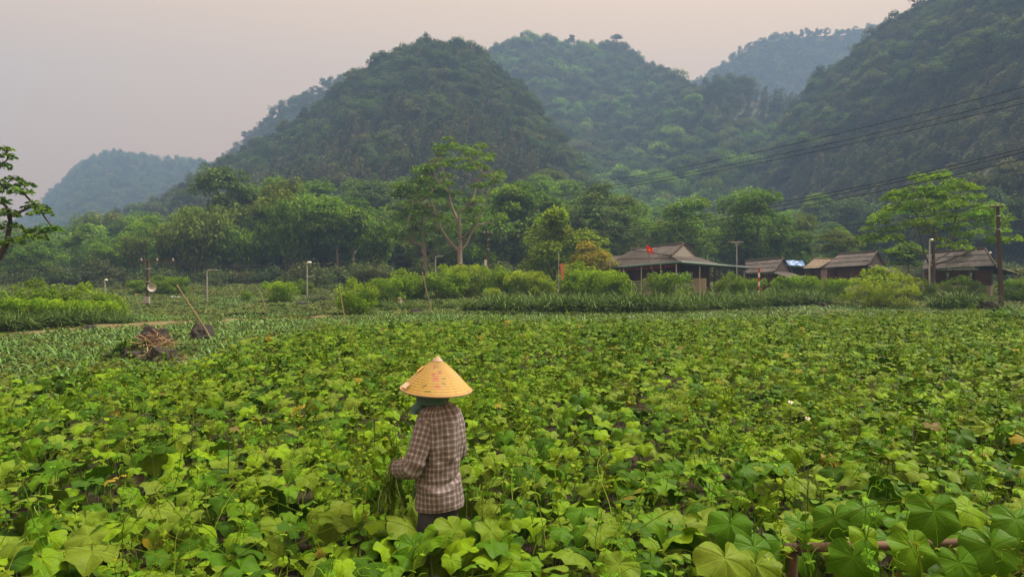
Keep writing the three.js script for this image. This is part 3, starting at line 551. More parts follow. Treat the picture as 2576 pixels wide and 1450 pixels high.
// corrugated sheets laid over a four cornered roof plane P = [eave start, eave end, ridge end, ridge start]
function sheetRoof(roof, P, mats, seed, wide = 0.92, long = 1.35) {
  const r = rng(seed), nx = Math.max(2, Math.round(Math.max(P[0].distanceTo(P[1]), P[3].distanceTo(P[2])) / wide)), ny = Math.max(1, Math.round((P[0].distanceTo(P[3]) + P[1].distanceTo(P[2])) / 2 / long));
  const nrm = P[1].clone().sub(P[0]).add(P[2].clone().sub(P[3])).cross(P[3].clone().sub(P[0]).add(P[2].clone().sub(P[1]))).normalize(); if (nrm.y < 0) nrm.negate();
  for (let j = 0; j < ny; j++) for (let i = 0; i < nx; i++) {
    const W = 10, pos = [], uv = [], idx = [], lift = 0.012 * r(), slip = (r() - 0.5) * 0.03;
    for (const t of [0, 1]) for (let k = 0; k <= W; k++) {
      const s = (i + k / W * 1.04) / nx, q = (j + (t ? 1.07 : 0) + (t ? 0 : slip)) / ny, p = bil(P, Math.min(s, 1.01), Math.min(q, 1.005));
      p.addScaledVector(nrm, 0.028 * (k % 2 ? 1 : -1) + (t ? 0.0 : 0.045) + lift);
      pos.push(p.x, p.y, p.z); uv.push(s * nx * 0.37 + j * 0.21, q * ny * 0.4 + i * 0.13);
    }
    for (let k = 0; k < W; k++) idx.push(k, k + 1, W + 1 + k, k + 1, W + 2 + k, W + 1 + k);
    const g = new THREE.BufferGeometry();
    g.setAttribute('position', new THREE.Float32BufferAttribute(pos, 3)); g.setAttribute('uv', new THREE.Float32BufferAttribute(uv, 2)); g.setIndex(idx); g.computeVertexNormals();
    part(roof, 'roofing_sheet', g, mats[Math.floor(r() * mats.length)]);
  }
}
// a wall of upright boards between two ground points
function boardWall(wall, a, b, y0, y1, mats, seed, holes = []) {
  const r = rng(seed), len = Math.hypot(b.x - a.x, b.z - a.z), n = Math.max(2, Math.round(len / 0.42)), ry = Math.atan2(-(b.z - a.z), b.x - a.x);
  for (let i = 0; i < n; i++) {
    const s = (i + 0.5) / n, x = lerp(a.x, b.x, s), z = lerp(a.z, b.z, s), h = holes.find((q) => s > q[0] && s < q[1]), mat = mats[Math.floor(r() * mats.length)], w = len / n - 0.015, dz = 0.05 + r() * 0.012;
    if (!h) part(wall, 'board', box(w, y1 - y0, dz, x, (y0 + y1) / 2, z, ry), mat);
    else { if (h[2] > y0 + 0.02) part(wall, 'board', box(w, h[2] - y0, dz, x, (y0 + h[2]) / 2, z, ry), mat); if (h[3] < y1 - 0.02) part(wall, 'board', box(w, y1 - h[3], dz, x, (h[3] + y1) / 2, z, ry), mat); }
  }
}
const lineTube = (a, b, r, sides = 6) => sweep([a, b], [r, r], sides);
function windowIn(house, a, b, s0, s1, y0, y1) {      // frame with bars and dark room behind
  const p = a.clone().lerp(b, (s0 + s1) / 2), w = Math.hypot(b.x - a.x, b.z - a.z) * (s1 - s0), ry = Math.atan2(-(b.z - a.z), b.x - a.x);
  const win = part(house, 'window', (() => { const g = join([box(w, 0.07, 0.1, 0, 0, 0), box(w, 0.07, 0.1, 0, y1 - y0, 0), box(0.07, y1 - y0, 0.095, -w / 2, (y1 - y0) / 2, 0), box(0.07, y1 - y0, 0.095, w / 2, (y1 - y0) / 2, 0)]); g.rotateY(ry); g.translate(p.x, y0, p.z); return g; })(), woodDark);
  part(win, 'shutter', (() => { const g = box(w * 0.48, y1 - y0 - 0.08, 0.03, -w * 0.25, (y1 - y0) / 2, 0.04); g.rotateY(ry); g.translate(p.x, y0, p.z); return g; })(), woodRed[1]);
  part(win, 'rail', (() => { const g = box(w, 0.05, 0.05, 0, 0.35, 0.02); g.rotateY(ry); g.translate(p.x, y0, p.z); return g; })(), woodRed[2]);
}
{ // the big house: gabled roof over a wide hipped skirt, open porch at its right end
  const h = thing('big_house', 'big wooden house with wide grey corrugated roof and green gutter', 'house');
  const A = at(1514, 674, 70), B = at(1710, 657, 58), C = at(1880, 671.5, 66), D = at(1690, 676, 77);        // eaves
  const r0 = at(1590, 628, 69.5), r1 = at(1718, 613, 63.5);                                                       // ridge
  const g1 = at(1686, 643, 60.6), g2 = at(1752, 647, 65.2);                                                      // foot of the little gable
  const roof = part(h, 'roof', sweep([r0.clone().add(V(0, 0.05, 0)), r1.clone().add(V(0, 0.05, 0))], 0.09, 8), sheetMats[2]);
  const back = r0.clone().add(V(-1.2, -1.5, -4.5));
  sheetRoof(roof, [A, B, g1, r0.clone().lerp(A, 0.02)], sheetMats, 1);                                         // lower front
  sheetRoof(roof, [r0.clone().lerp(g1, 0.001), g1, r1, r0], sheetMats, 2);                                      // upper front
  sheetRoof(roof, [B, C.clone().lerp(B, 0.44), g2, g1], sheetMats, 3);                                          // right skirt
  sheetRoof(roof, [D, A, r0, back], sheetMats, 4);
  sheetRoof(roof, [g2, D, r0, r1], sheetMats, 5);
  sheetRoof(roof, [C.clone().lerp(B, 0.44), D, g2, g2.clone().lerp(D, 0.1)], sheetMats, 15);
  const gab = new Faces(); gab.tri(g1, g2, r1); part(h, 'gable', gab.geo(), concrete);
  part(h, 'barge_board', lineTube(g1.clone().add(V(0.05, 0.06, 0.1)), r1.clone().add(V(0.05, 0.08, 0.1)), 0.07), woodDark);
  part(h, 'barge_board', lineTube(g2.clone().add(V(0.1, 0.06, 0)), r1.clone().add(V(0.1, 0.08, 0)), 0.07), woodDark);
  const gut = new THREE.MeshStandardMaterial({ color: LIN(0.1, 0.17, 0.15), roughness: 0.6 });
  part(h, 'gutter', lineTube(A.clone().add(V(0, -0.06, 0.1)), B.clone().add(V(0, -0.06, 0.1)), 0.11, 8), gut);
  part(h, 'gutter', lineTube(B.clone().add(V(0.05, -0.06, 0.1)), C.clone().add(V(0.05, -0.06, 0.1)), 0.1, 8), gut);
  // porch roof: flat sheets running on to the right
  const porch = part(h, 'porch_roof', lineTube(B.clone().add(V(0, -0.2, -0.2)), C.clone().add(V(0, -0.2, -0.2)), 0.06), woodDark);
  sheetRoof(porch, [B.clone().lerp(C, 0.42).add(V(0, -0.02, 0)), C, C.clone().add(V(-1, 0.25, -5)), B.clone().lerp(C, 0.42).add(V(-1, 0.5, -5))], sheetMats, 6);
  const gy = (p) => groundY(p.x, p.z);
  const inn = (p, q, k, m) => p.clone().lerp(q, k).add(m);
  // walls under the skirt
  const w0 = inn(A, B, 0.06, V(0.3, 0, -1.6)), w1 = inn(A, B, 0.8, V(0.5, 0, -1.8)), w2 = inn(B, C, 0.52, V(-0.2, 0, -1.6));
  const wall = part(h, 'wall', box(0.2, 0.2, 0.2, w1.x, gy(w1) + 0.1, w1.z), concrete);
  boardWall(wall, w0, w1, gy(w1) - 0.2, 3.3, woodRed, 7, [[0.1, 0.2, 1.3, 2.6], [0.42, 0.52, 0.3, 2.7], [0.72, 0.82, 1.3, 2.6]]);
  boardWall(wall, w1, w2, gy(w1) - 0.2, 3.3, woodRed, 8, [[0.3, 0.6, 0.3, 2.7]]);
  windowIn(h, w0, w1, 0.1, 0.2, 1.3, 2.6); windowIn(h, w0, w1, 0.72, 0.82, 1.3, 2.6);
  const room = part(h, 'inner_wall', box(0.1, 2.6, 6, (w0.x + w1.x) / 2 + 1.5, 1.9, w0.z - 0.5, 1.1), woodDark);
  for (const k of [0.02, 0.32, 0.56, 0.97]) { const p = inn(A, B, k, V(0, 0, -0.25)); part(h, 'post', lineTube(V(p.x, gy(p) - 0.2, p.z), V(p.x, p.y - 0.05, p.z), 0.055), steel); }
  for (const k of [0.28, 0.5, 0.72, 0.96]) { const p = inn(B, C, k, V(0, 0, -0.3)); part(h, 'post', lineTube(V(p.x, gy(p) - 0.2, p.z), V(p.x, p.y - 0.05, p.z), k === 0.5 ? 0.11 : 0.05), k === 0.5 ? woodDark : steel); }
  part(h, 'noticeboard', box(1.15, 1.6, 0.06, inn(B, C, 0.3, V(0, 0, -0.9)).x, 1.35, inn(B, C, 0.3, V(0, 0, -0.9)).z, -0.45), new THREE.MeshStandardMaterial({ color: LIN(0.42, 0.36, 0.24), roughness: 0.8 }));
  const red = new THREE.MeshStandardMaterial({ color: LIN(0.5, 0.06, 0.03), roughness: 0.7, side: THREE.DoubleSide });
  for (let i = 0; i < 26; i++) { const p = inn(A, B, 0.03 + i / 26 * 0.95, V(0, -0.25, -0.3)), f = new Faces(); f.tri(p, p.clone().add(V(0.22, 0, 0)), p.clone().add(V(0.11, -0.2, 0.02))); part(h, 'pennant', f.geo(), red); }
}
{ // lean-to roof seen behind the yellow tree
  const h = thing('shed', 'grey roofed shed behind the yellow tree', 'shed'), P = [at(1500, 668, 74), at(1560, 671, 74), at(1572, 642, 77), at(1518, 646, 77)];
  const roof = part(h, 'roof', lineTube(P[3], P[2], 0.07), sheetMats[1]); sheetRoof(roof, P, sheetMats, 21);
  const wall = part(h, 'wall', box(0.2, 2.4, 0.2, P[0].x + 0.2, 1.9, P[0].z - 0.6), woodDark); boardWall(wall, P[0].clone().add(V(0.3, 0, -0.6)), P[1].clone().add(V(0, 0, -0.6)), 0.4, P[0].y - 0.1, woodRed, 22);
}
function gableHouse(name, label, p, o) {             // p: eave left, eave right, ridge right, ridge left as sightings; o.gable: which end shows
  const h = thing(name, label, 'house'), P = p.map((q) => at(...q)), r = o.seed, back = P[3].clone().sub(P[0]).setY(0);
  const roof = part(h, 'roof', lineTube(P[3].clone().add(V(0, 0.06, 0)), P[2].clone().add(V(0, 0.06, 0)), 0.09, 8), o.mats[0]);
  sheetRoof(roof, P, o.mats, r);
  const bl = V(2 * P[3].x - P[0].x, P[0].y, 2 * P[3].z - P[0].z), br = V(2 * P[2].x - P[1].x, P[1].y, 2 * P[2].z - P[1].z);
  sheetRoof(roof, [br, bl, P[3], P[2]], o.mats, r + 1);
  const wallTop = (k) => k.clone().setY(P[0].y - 0.12), inset = (a, b, k) => a.clone().lerp(b, k);
  const f0 = wallTop(inset(P[0], P[1], 0.04)).add(back.clone().multiplyScalar(0.14)), f1 = wallTop(inset(P[0], P[1], 0.95)).add(back.clone().multiplyScalar(0.14)), b1 = wallTop(inset(bl, br, 0.95)).add(back.clone().multiplyScalar(-0.14)), b0 = wallTop(inset(bl, br, 0.04)).add(back.clone().multiplyScalar(-0.14));
  const y0 = groundY(f0.x, f0.z) + (o.plinth ?? 0.1), top = P[0].y - 0.05;
  const wall = part(h, 'wall', box(0.18, top - y0, 0.18, f1.x, (top + y0) / 2, f1.z), woodDark);
  boardWall(wall, f0, f1, y0, top, woodRed, r + 2, o.holes.map((q) => [q[0], q[1], lerp(y0, top, 0.22), lerp(y0, top, 0.86)]));
  boardWall(wall, f1, b1, y0, top, woodRed, r + 3);
  boardWall(wall, f0, b0, y0, top, woodRed, r + 4);
  for (const q of o.holes) windowIn(h, f0, f1, q[0], q[1], lerp(y0, top, 0.22), lerp(y0, top, 0.86));
  if (o.plinth > 0.3) { const ry = Math.atan2(-(f1.z - f0.z), f1.x - f0.x), w = Math.hypot(f1.x - f0.x, f1.z - f0.z); part(h, 'plinth', box(w + 0.1, o.plinth + 0.5, 0.3, (f0.x + f1.x) / 2, y0 - o.plinth / 2 - 0.25, (f0.z + f1.z) / 2, ry), plaster); for (const s of [0.3, 0.62]) { const q = f0.clone().lerp(f1, s); part(h, 'vent', box(0.5, 0.35, 0.1, q.x, y0 - 0.4, q.z + 0.13, ry), darkGlass); } }
  for (const [a, b, c] of [[P[1], br, P[2]], [P[0], bl, P[3]]]) { const f = new Faces(), q = (v) => v.clone().lerp(c, 0.04).add(V(0, -0.05, 0)); f.tri(q(a), q(b), q(c)); part(h, 'gable', f.geo(), woodDark); }
  part(h, 'barge_board', lineTube(P[1].clone().add(V(0.08, 0.06, 0)), P[2].clone().add(V(0.08, 0.06, 0)), 0.07), woodDark);
  part(h, 'barge_board', lineTube(br.clone().add(V(0.08, 0.06, 0)), P[2].clone().add(V(0.08, 0.06, 0)), 0.07), woodDark);
  if (o.skirt) { const s = part(h, 'skirt_roof', lineTube(P[1], br, 0.05), o.mats[1]); sheetRoof(s, [P[1].clone().add(V(1.7, -0.65, 0.3)), br.clone().add(V(1.7, -0.65, -0.3)), br, P[1]], o.mats, r + 6); }
  return h;
}
gableHouse('brown_house', 'second house, low dark brown roof with gable to the right', [[1876, 688, 68], [1944, 684, 64], [1968, 650, 67], [1874, 658, 72]], { seed: 31, mats: sheetMats, holes: [[0.3, 0.5, 0.8, 1.7]], skirt: true });
gableHouse('small_house', 'small house with pale tan roof between two dark roofs', [[2018, 676, 73], [2060, 674, 72], [2096, 653, 77], [2046, 652, 77]], { seed: 41, mats: tanSheets, holes: [[0.4, 0.7, 0.8, 1.7]] });
gableHouse('stilt_house', 'red boarded house with steep grey roof left of the spreading tree', [[2072, 674, 66], [2180, 668, 61], [2204, 633, 64], [2108, 641, 69]], { seed: 51, mats: sheetMats, holes: [[0.12, 0.3, 0.9, 2.0], [0.5, 0.65, 0.9, 2.0]], plinth: 0.9, skirt: true });
gableHouse('red_house', 'red boarded house with corrugated roof and pale plinth behind the spreading tree', [[2318, 678, 62], [2502, 669, 57], [2476, 627, 61], [2332, 637, 65]], { seed: 61, mats: sheetMats, holes: [[0.28, 0.42, 0.5, 1.9], [0.62, 0.78, 0.5, 1.9]], plinth: 1.0, skirt: true });
{ const g = new THREE.PlaneGeometry(1.9, 0.9, 12, 5); const p = g.attributes.position; for (let i = 0; i < p.count; i++) p.setZ(i, 0.14 * noise(p.getX(i) * 1.7, p.getY(i) * 1.7)); g.computeVertexNormals(); g.rotateX(-0.9); const m = solo('tarpaulin', g, new THREE.MeshStandardMaterial({ color: LIN(0.04, 0.16, 0.42), roughness: 0.5, side: THREE.DoubleSide }), 'blue tarpaulin on the roof edge behind the second house', 'tarpaulin'); m.position.copy(at(1999, 661, 76)); }
{ const h = thing('rear_shed', 'dark shed under the blue tarpaulin', 'shed'); const a = at(1980, 668, 77), b = at(2020, 668, 77); const w = part(h, 'wall', box(2.2, 2.2, 0.2, (a.x + b.x) / 2, 2.1, a.z), woodDark); part(h, 'roof', box(2.6, 0.08, 2.4, (a.x + b.x) / 2, 3.25, a.z - 0.6), sheetMats[1]); }
{ // white barred gate and concrete gate posts in front of the porch
  const o = thing('barred_gate', 'white barred gate in front of the big house', 'gate', onGround(1605, 54)); const w = new THREE.MeshStandardMaterial({ color: LIN(0.62, 0.62, 0.6), roughness: 0.5 });
  for (let i = 0; i < 9; i++) part(o, 'bar', box(0.95, 0.03, 0.03, 0, 0.25 + i * 0.16, 0), w);
  for (const x of [-0.48, 0.48]) part(o, 'upright', box(0.05, 1.55, 0.05, x, 0.85, 0), w);
  for (const [u, hgt, label] of [[1627, 1.7, 'taller concrete gate post right of the white gate'], [1661, 0.95, 'short concrete gate post in front of the porch']]) { const q = thing('gate_post', label, 'gate post', onGround(u, 54)); part(q, 'shaft', box(0.42, hgt, 0.42, 0, hgt / 2, 0), concrete); part(q, 'cap', box(0.5, 0.08, 0.5, 0, hgt + 0.04, 0), concrete); }
  const low = thing('low_wall', 'low plastered wall beside the porch', 'wall', onGround(1775, 55)), L = 5.2; for (let j = 0; j < 3; j++) for (let i = 0; i < 9; i++) part(low, 'block', box(L / 9 - 0.015, 0.235, 0.2, -L / 2 + (i + 0.5 + (j % 2) * 0.5) * L / 9 - 0.2, 0.12 + j * 0.25, 0), i % 3 ? plaster : concrete);
}
// ---------------------------------------------------------------- poles, lamps, wires
const poleTone = texture(128, (x, y) => { const k = 0.8 + wrapFbm(x, y, 6, 4) * 0.8; return [k, k * 0.95, k * 0.9]; });
const poleConcrete = new THREE.MeshStandardMaterial({ color: LIN(0.1, 0.082, 0.07), map: poleTone, roughness: 0.95 });
const poleRust = new THREE.MeshStandardMaterial({ color: LIN(0.075, 0.047, 0.038), map: poleTone, roughness: 0.95 });
const porcelain = new THREE.MeshStandardMaterial({ color: LIN(0.36, 0.35, 0.32), roughness: 0.3 });
const galv = new THREE.MeshStandardMaterial({ color: LIN(0.4, 0.42, 0.43), roughness: 0.45, metalness: 0.5 });
function powerPole(label, u, d, top, lean, mat, arm) {
  const p = onGround(u, d), H = EYE - (top - CV) / FOCAL * d - p.y, o = thing('power_pole', label, 'power pole', p), w = 0.13;
  const shaft = new THREE.CylinderGeometry(0.09, 0.15, H + 0.4, 4, 6, false, Math.PI / 4).toNonIndexed(); shaft.computeVertexNormals(); shaft.translate(0, H / 2 - 0.2, 0);
  part(o, 'shaft', shaft, mat);
  for (let i = 0; i < arm.length; i++) { const a = part(o, 'crossarm', box(arm[i][1] - arm[i][0], 0.09, 0.09, (arm[i][0] + arm[i][1]) / 2, H - arm[i][2], 0.14), mat); for (let k = 0; k <= 2; k++) { const g = new THREE.CylinderGeometry(0.045, 0.06, 0.16, 8); g.translate(lerp(arm[i][0], arm[i][1], k / 2) * 0.94, H - arm[i][2] + 0.12, 0.14); part(a, 'insulator', g, porcelain); } }
  for (const k of [0.6, 1.4]) { const g = new THREE.TorusGeometry(0.13, 0.018, 5, 14); g.rotateX(Math.PI / 2); g.translate(0, H - k, 0); part(o, 'band', g, galv); }
  o.rotation.z = lean;
  o.userData.height = H;
  return { o, H, p };
}
const poleL = powerPole('power pole with loudspeaker and meter box at the left', 371, 46, 652, 0, poleConcrete, [[-0.35, 1.75, 0.12]]);
{
  const horn = new THREE.LatheGeometry([[0.0, -0.3], [0.1, -0.3], [0.1, -0.12], [0.05, -0.1], [0.07, 0.02], [0.13, 0.12], [0.26, 0.2], [0.27, 0.21], [0.25, 0.2], [0.1, 0.08], [0.0, 0.0]].map((q) => new THREE.Vector2(q[0], q[1])), 20); horn.rotateX(Math.PI / 2); horn.rotateY(0.7); horn.translate(0.3, poleL.H - 1.75, 0.22);
  part(poleL.o, 'loudspeaker', horn, new THREE.MeshStandardMaterial({ color: LIN(0.5, 0.49, 0.45), roughness: 0.5, side: THREE.DoubleSide }));
  const b = part(poleL.o, 'meter_box', box(0.34, 0.42, 0.2, 0.02, poleL.H - 2.55, 0.2), new THREE.MeshStandardMaterial({ color: LIN(0.3, 0.29, 0.27), roughness: 0.6 })); part(b, 'lid', box(0.28, 0.34, 0.02, 0.02, poleL.H - 2.55, 0.311), porcelain);
}
const poleC = powerPole('concrete power pole with small white box left of the lime tree', 1227, 60, 584, 0, poleConcrete, [[-0.3, 0.3, 0.1]]);
part(poleC.o, 'meter_box', box(0.2, 0.5, 0.16, -0.18, poleC.H - 2.5, 0.2), new THREE.MeshStandardMaterial({ color: LIN(0.6, 0.6, 0.58), roughness: 0.5 }));
const poleR = powerPole('thick rusty brown power pole near the right edge', 2520, 44, 518, 0.045, poleRust, [[-0.45, 0.25, 0.05]]);
function lampPost(label, u, d, top, kind) {
  const p = onGround(u, d), H = EYE - (top - CV) / FOCAL * d - p.y, o = thing('lamp_post', label, 'lamp post', p);
  part(o, 'pole', sweep([V(0, -0.2, 0), V(0, H * 0.5, 0), V(0, H, 0)], [0.062, 0.055, 0.045], 8), galv);
  const lens = new THREE.MeshStandardMaterial({ color: LIN(0.7, 0.68, 0.6), roughness: 0.3 });
  if (kind === 'arm') { part(o, 'arm', lineTube(V(0, H - 0.05, 0), V(0.55, H + 0.03, 0.1), 0.03), galv); const hd = part(o, 'lamp_head', box(0.55, 0.06, 0.2, 0.42, H + 0.06, 0.08), galv); part(hd, 'lens', box(0.42, 0.02, 0.16, 0.42, H + 0.02, 0.08), lens); }
  if (kind === 'flat') { const hd = part(o, 'lamp_head', box(1.0, 0.09, 0.45, 0, H + 0.06, 0), galv); part(hd, 'panel', box(0.96, 0.02, 0.42, 0, H + 0.117, 0), darkGlass); part(o, 'bracket', box(0.3, 0.12, 0.12, 0, H - 0.1, 0), galv); }
  if (kind === 'ball') { const g = new THREE.SphereGeometry(0.11, 14, 10); g.scale(1.2, 0.8, 1); g.translate(0.12, H - 0.06, 0.05); part(o, 'lamp_head', g, lens); part(o, 'collar', lineTube(V(0, H - 0.25, 0), V(0.1, H - 0.1, 0.03), 0.04), galv); }
  if (kind === 'double') { const g = new THREE.SphereGeometry(0.14, 14, 10); g.scale(1.3, 0.7, 1); g.translate(0.16, H - 0.06, 0); part(o, 'lamp_head', g, lens); part(o, 'arm', lineTube(V(0, H * 0.62, 0), V(0.55, H * 0.62 + 0.12, 0.05), 0.035), galv); }
  return o;
}
lampPost('lamp post with flat bent head right of the loudspeaker pole', 520, 50, 680, 'arm');
lampPost('tall lamp post with second low bracket left of the lone shrub', 772, 54, 658, 'double');
lampPost('lamp post with bent head left of the tallest tree', 1095, 66, 645, 'arm');
lampPost('short lamp post with ball head over the left thicket', 263, 58, 702, 'ball');
lampPost('far lamp post with flat head over the left thicket', 76, 60, 714, 'arm');
lampPost('lamp post with T shaped flat head behind the porch end', 1853, 64, 611, 'flat');
lampPost('lamp post with white ball lamp in front of the spreading tree', 2338, 52, 601, 'ball');
lampPost('far thin lamp post behind the right hand house', 2487, 70, 634, 'ball');
const wireMat = new THREE.MeshStandardMaterial({ color: LIN(0.018, 0.018, 0.02), roughness: 0.7 });
let wires = 0;
function wire(a, b, sag, label, group, r = 0.016) {
  const pts = []; for (let i = 0; i <= 40; i++) { const t = i / 40, p = a.clone().lerp(b, t); p.y -= sag * 4 * t * (1 - t); pts.push(p); }
  solo('power_line', sweep(pts, r, 4, false), wireMat, label, 'power line', group); wires++;
}
// the high line that crosses the whole valley, and the lower one that ends at the concrete pole
[[210, 606, 492, 'topmost'], [236, 622, 502, 'middle'], [252, 626, 506, 'lowest']].forEach(([vr, vl, vm, w], i) => {
  const m = at(1235 + i * 6, vm, 88 - i), a = at(2640, vr - 8, 42), b = at(-60, vl, 112);
  wire(a, m, 1.0, `${w} wire of the high line, right part over the slope`, 'high power line', 0.02);
  wire(m, b, 1.2, `${w} wire of the high line, left part over the wood`, 'high power line', 0.015);
});
[[356, 'topmost'], [366, 'middle'], [384, 'lowest']].forEach(([v, w], i) => wire(at(2640, v, 30), poleC.p.clone().add(V(-0.25 + i * 0.25, poleC.H - 0.05 - i * 0.1, 0.14)), 1.1, `${w} wire of the low line running down to the concrete pole`, 'low power line', 0.016));
[[0.05, 'upper'], [0.75, 'lower']].forEach(([k, w], i) => {
  wire(poleR.p.clone().add(V(-0.4 - poleR.H * 0.045, poleR.H - k, 0.1)), poleC.p.clone().add(V(0.1, poleC.H - 0.35 - k * 0.6, 0.1)), 0.9, `${w} cable between rusty pole and concrete pole`, 'pole to pole cables', 0.018);
  wire(poleC.p.clone().add(V(-0.1, poleC.H - 0.35 - k * 0.6, 0.1)), poleL.p.clone().add(V(0.3, poleL.H - 0.2 - k * 0.9, 0.1)), 1.0, `${w} cable between concrete pole and loudspeaker pole`, 'pole to pole cables', 0.016);
  wire(poleL.p.clone().add(V(-0.2, poleL.H - 0.2 - k * 0.9, 0.1)), at(-60, 676 + 22 * i, 60), 0.4, `${w} cable from loudspeaker pole to the left edge`, 'pole to pole cables', 0.014);
  wire(poleR.p.clone().add(V(-poleR.H * 0.045, poleR.H - k, 0.1)), at(2660, 512 + 20 * i, 42), 0.1, `${w} cable from the rusty pole to the right edge`, 'pole to pole cables', 0.016);
});
// ---------------------------------------------------------------- flag, pennant, marker post
{
  const o = thing('flag_pole', 'thin bamboo flag pole before the big house roof', 'flag pole', onGround(1652, 52)); const top = EYE - (620 - CV) / FOCAL * 52 - o.position.y; part(o, 'pole', sweep([V(0, -0.2, 0), V(-0.25, top * 0.5, 0), V(-0.75, top, 0)], [0.03, 0.025, 0.018], 6), bark(0.16, 0.12, 0.09));
  const f = thing('red_flag', 'red flag with yellow star flying before the big house roof', 'flag', o.position.clone().add(V(-0.75, top, 0))); const g = new THREE.BufferGeometry(), n = 8, pos = [], uv = [], idx = [];
  for (let j = 0; j <= n; j++) for (let i = 0; i <= n; i++) { const s = i / n, t = j / n; pos.push(s * 0.42 + t * 0.06 * s, -t * 0.42 - s * 0.26 + 0.03 * Math.sin(s * 9 + t * 3) + 0.12, 0.06 * Math.sin(s * 8 + t * 2)); uv.push(s, 1 - t); }
  for (let j = 0; j < n; j++) for (let i = 0; i < n; i++) { const a = j * (n + 1) + i, b = a + n + 1; idx.push(a, b, a + 1, a + 1, b, b + 1); }
  g.setAttribute('position', new THREE.Float32BufferAttribute(pos, 3)); g.setAttribute('uv', new THREE.Float32BufferAttribute(uv, 2)); g.setIndex(idx); g.computeVertexNormals();
  const cv = document.createElement('canvas'); cv.width = 96; cv.height = 64; const c = cv.getContext('2d'); c.fillStyle = '#e8190f'; c.fillRect(0, 0, 96, 64); c.fillStyle = '#ffd21a'; c.beginPath(); for (let k = 0; k < 10; k++) { const a = -Math.PI / 2 + k * Math.PI / 5, q = k % 2 ? 7 : 18; c.lineTo(48 + Math.cos(a) * q, 32 + Math.sin(a) * q); } c.fill();
  const t = new THREE.CanvasTexture(cv); t.colorSpace = THREE.SRGBColorSpace;
  part(f, 'cloth', g, new THREE.MeshPhysicalMaterial({ map: t, roughness: 0.8, transmission: 0.3, thickness: 0, side: THREE.DoubleSide }));
  const p = thing('bamboo_pole', 'short bare pole leaning against the big house eave', 'pole', onGround(1660, 53)); part(p, 'pole', sweep([V(0.15, -0.2, 0), V(0, EYE - (634 - CV) / FOCAL * 53 - p.position.y, 0)], [0.04, 0.03], 6), bark(0.24, 0.2, 0.15));
  const s = thing('steel_mast', 'thin steel mast with pink pennant left of the big house', 'mast', onGround(1405, 50)); const H = EYE - (632 - CV) / FOCAL * 50 - s.position.y; part(s, 'pole', sweep([V(0, -0.2, 0), V(0, H, 0)], [0.03, 0.022], 6), galv);
  const q = thing('pink_pennant', 'long faded pink pennant hanging on the thin steel mast', 'pennant', s.position.clone().add(V(0.02, H - 0.85, 0))); const fp = new Faces(), P = [[0.02, 0], [0.3, 0.02], [0.34, -0.3], [0.3, -0.62], [0.34, -1.05], [0.22, -1.12], [0.2, -0.7], [0.12, -0.32]].map((e, i) => V(e[0], e[1], 0.05 * Math.sin(i * 2.1))); for (let i = 1; i < P.length - 1; i++) fp.tri(P[0], P[i], P[i + 1]); part(q, 'cloth', fp.geo(true), new THREE.MeshPhysicalMaterial({ color: LIN(0.62, 0.2, 0.12), roughness: 0.8, transmission: 0.3, thickness: 0, side: THREE.DoubleSide }));
  const m = thing('marker_post', 'red and white banded marker post in the grass', 'marker post', onGround(1909, 48)); const top2 = EYE - (675 - CV) / FOCAL * 48 - m.position.y, n2 = 9, rd = new THREE.MeshStandardMaterial({ color: LIN(0.4, 0.03, 0.025), roughness: 0.6 }), wh = new THREE.MeshStandardMaterial({ color: LIN(0.62, 0.6, 0.57), roughness: 0.6 });
  for (let i = 0; i < n2; i++) { const g2 = new THREE.CylinderGeometry(0.065, 0.065, top2 / n2, 12); g2.translate(0, (i + 0.5) * top2 / n2, 0); part(m, 'band', g2, i % 2 ? wh : rd); }
}
// ---------------------------------------------------------------- bamboo stakes in the plots
{
  const bam = new THREE.MeshStandardMaterial({ color: LIN(0.4, 0.34, 0.2), map: poleTone, roughness: 0.7 }), pale = new THREE.MeshStandardMaterial({ color: LIN(0.36, 0.31, 0.2), map: poleTone, roughness: 0.8 });
  const rows = [[[538, 868], [446, 716], 23.2, 22.6, 0.032, 'thick yellow bamboo stake leaning on the dark boulder'], [[867, 836], [855, 719], 29, 29, 0.026, 'thin bamboo stake left of the lone round shrub'], [[1086, 802], [1063, 684], 38.5, 38.2, 0.034, 'pale bamboo stake leaning left in the corn under the tallest tree'], [[668, 790], [655, 733], 44, 44, 0.035, 'short bamboo stake with tied top on the path']];
  for (const [b, t, d0, d1, r, label] of rows) {
    const a = onGround(b[0], d0), top = at(t[0], t[1], d1), o = thing('bamboo_stake', label, 'stake', a), v = top.clone().sub(a), pts = [], rad = [];
    for (let i = 0; i <= 12; i++) { const k = i / 12; pts.push(v.clone().multiplyScalar(k).add(V(0.03 * Math.sin(k * 5), k ? 0 : -0.15, 0))); rad.push(r * (1 - 0.3 * k)); }
    const cane = part(o, 'cane', sweep(pts, rad, 8), d0 > 30 ? pale : bam);
    for (let i = 1; i < 9; i++) { const p = v.clone().multiplyScalar(i / 9), g = new THREE.TorusGeometry(r * (1 - 0.3 * i / 9), r * 0.16, 5, 10); g.lookAt(v.clone().normalize()); g.translate(p.x, p.y, p.z); part(cane, 'node', g, pale); }
  }
}
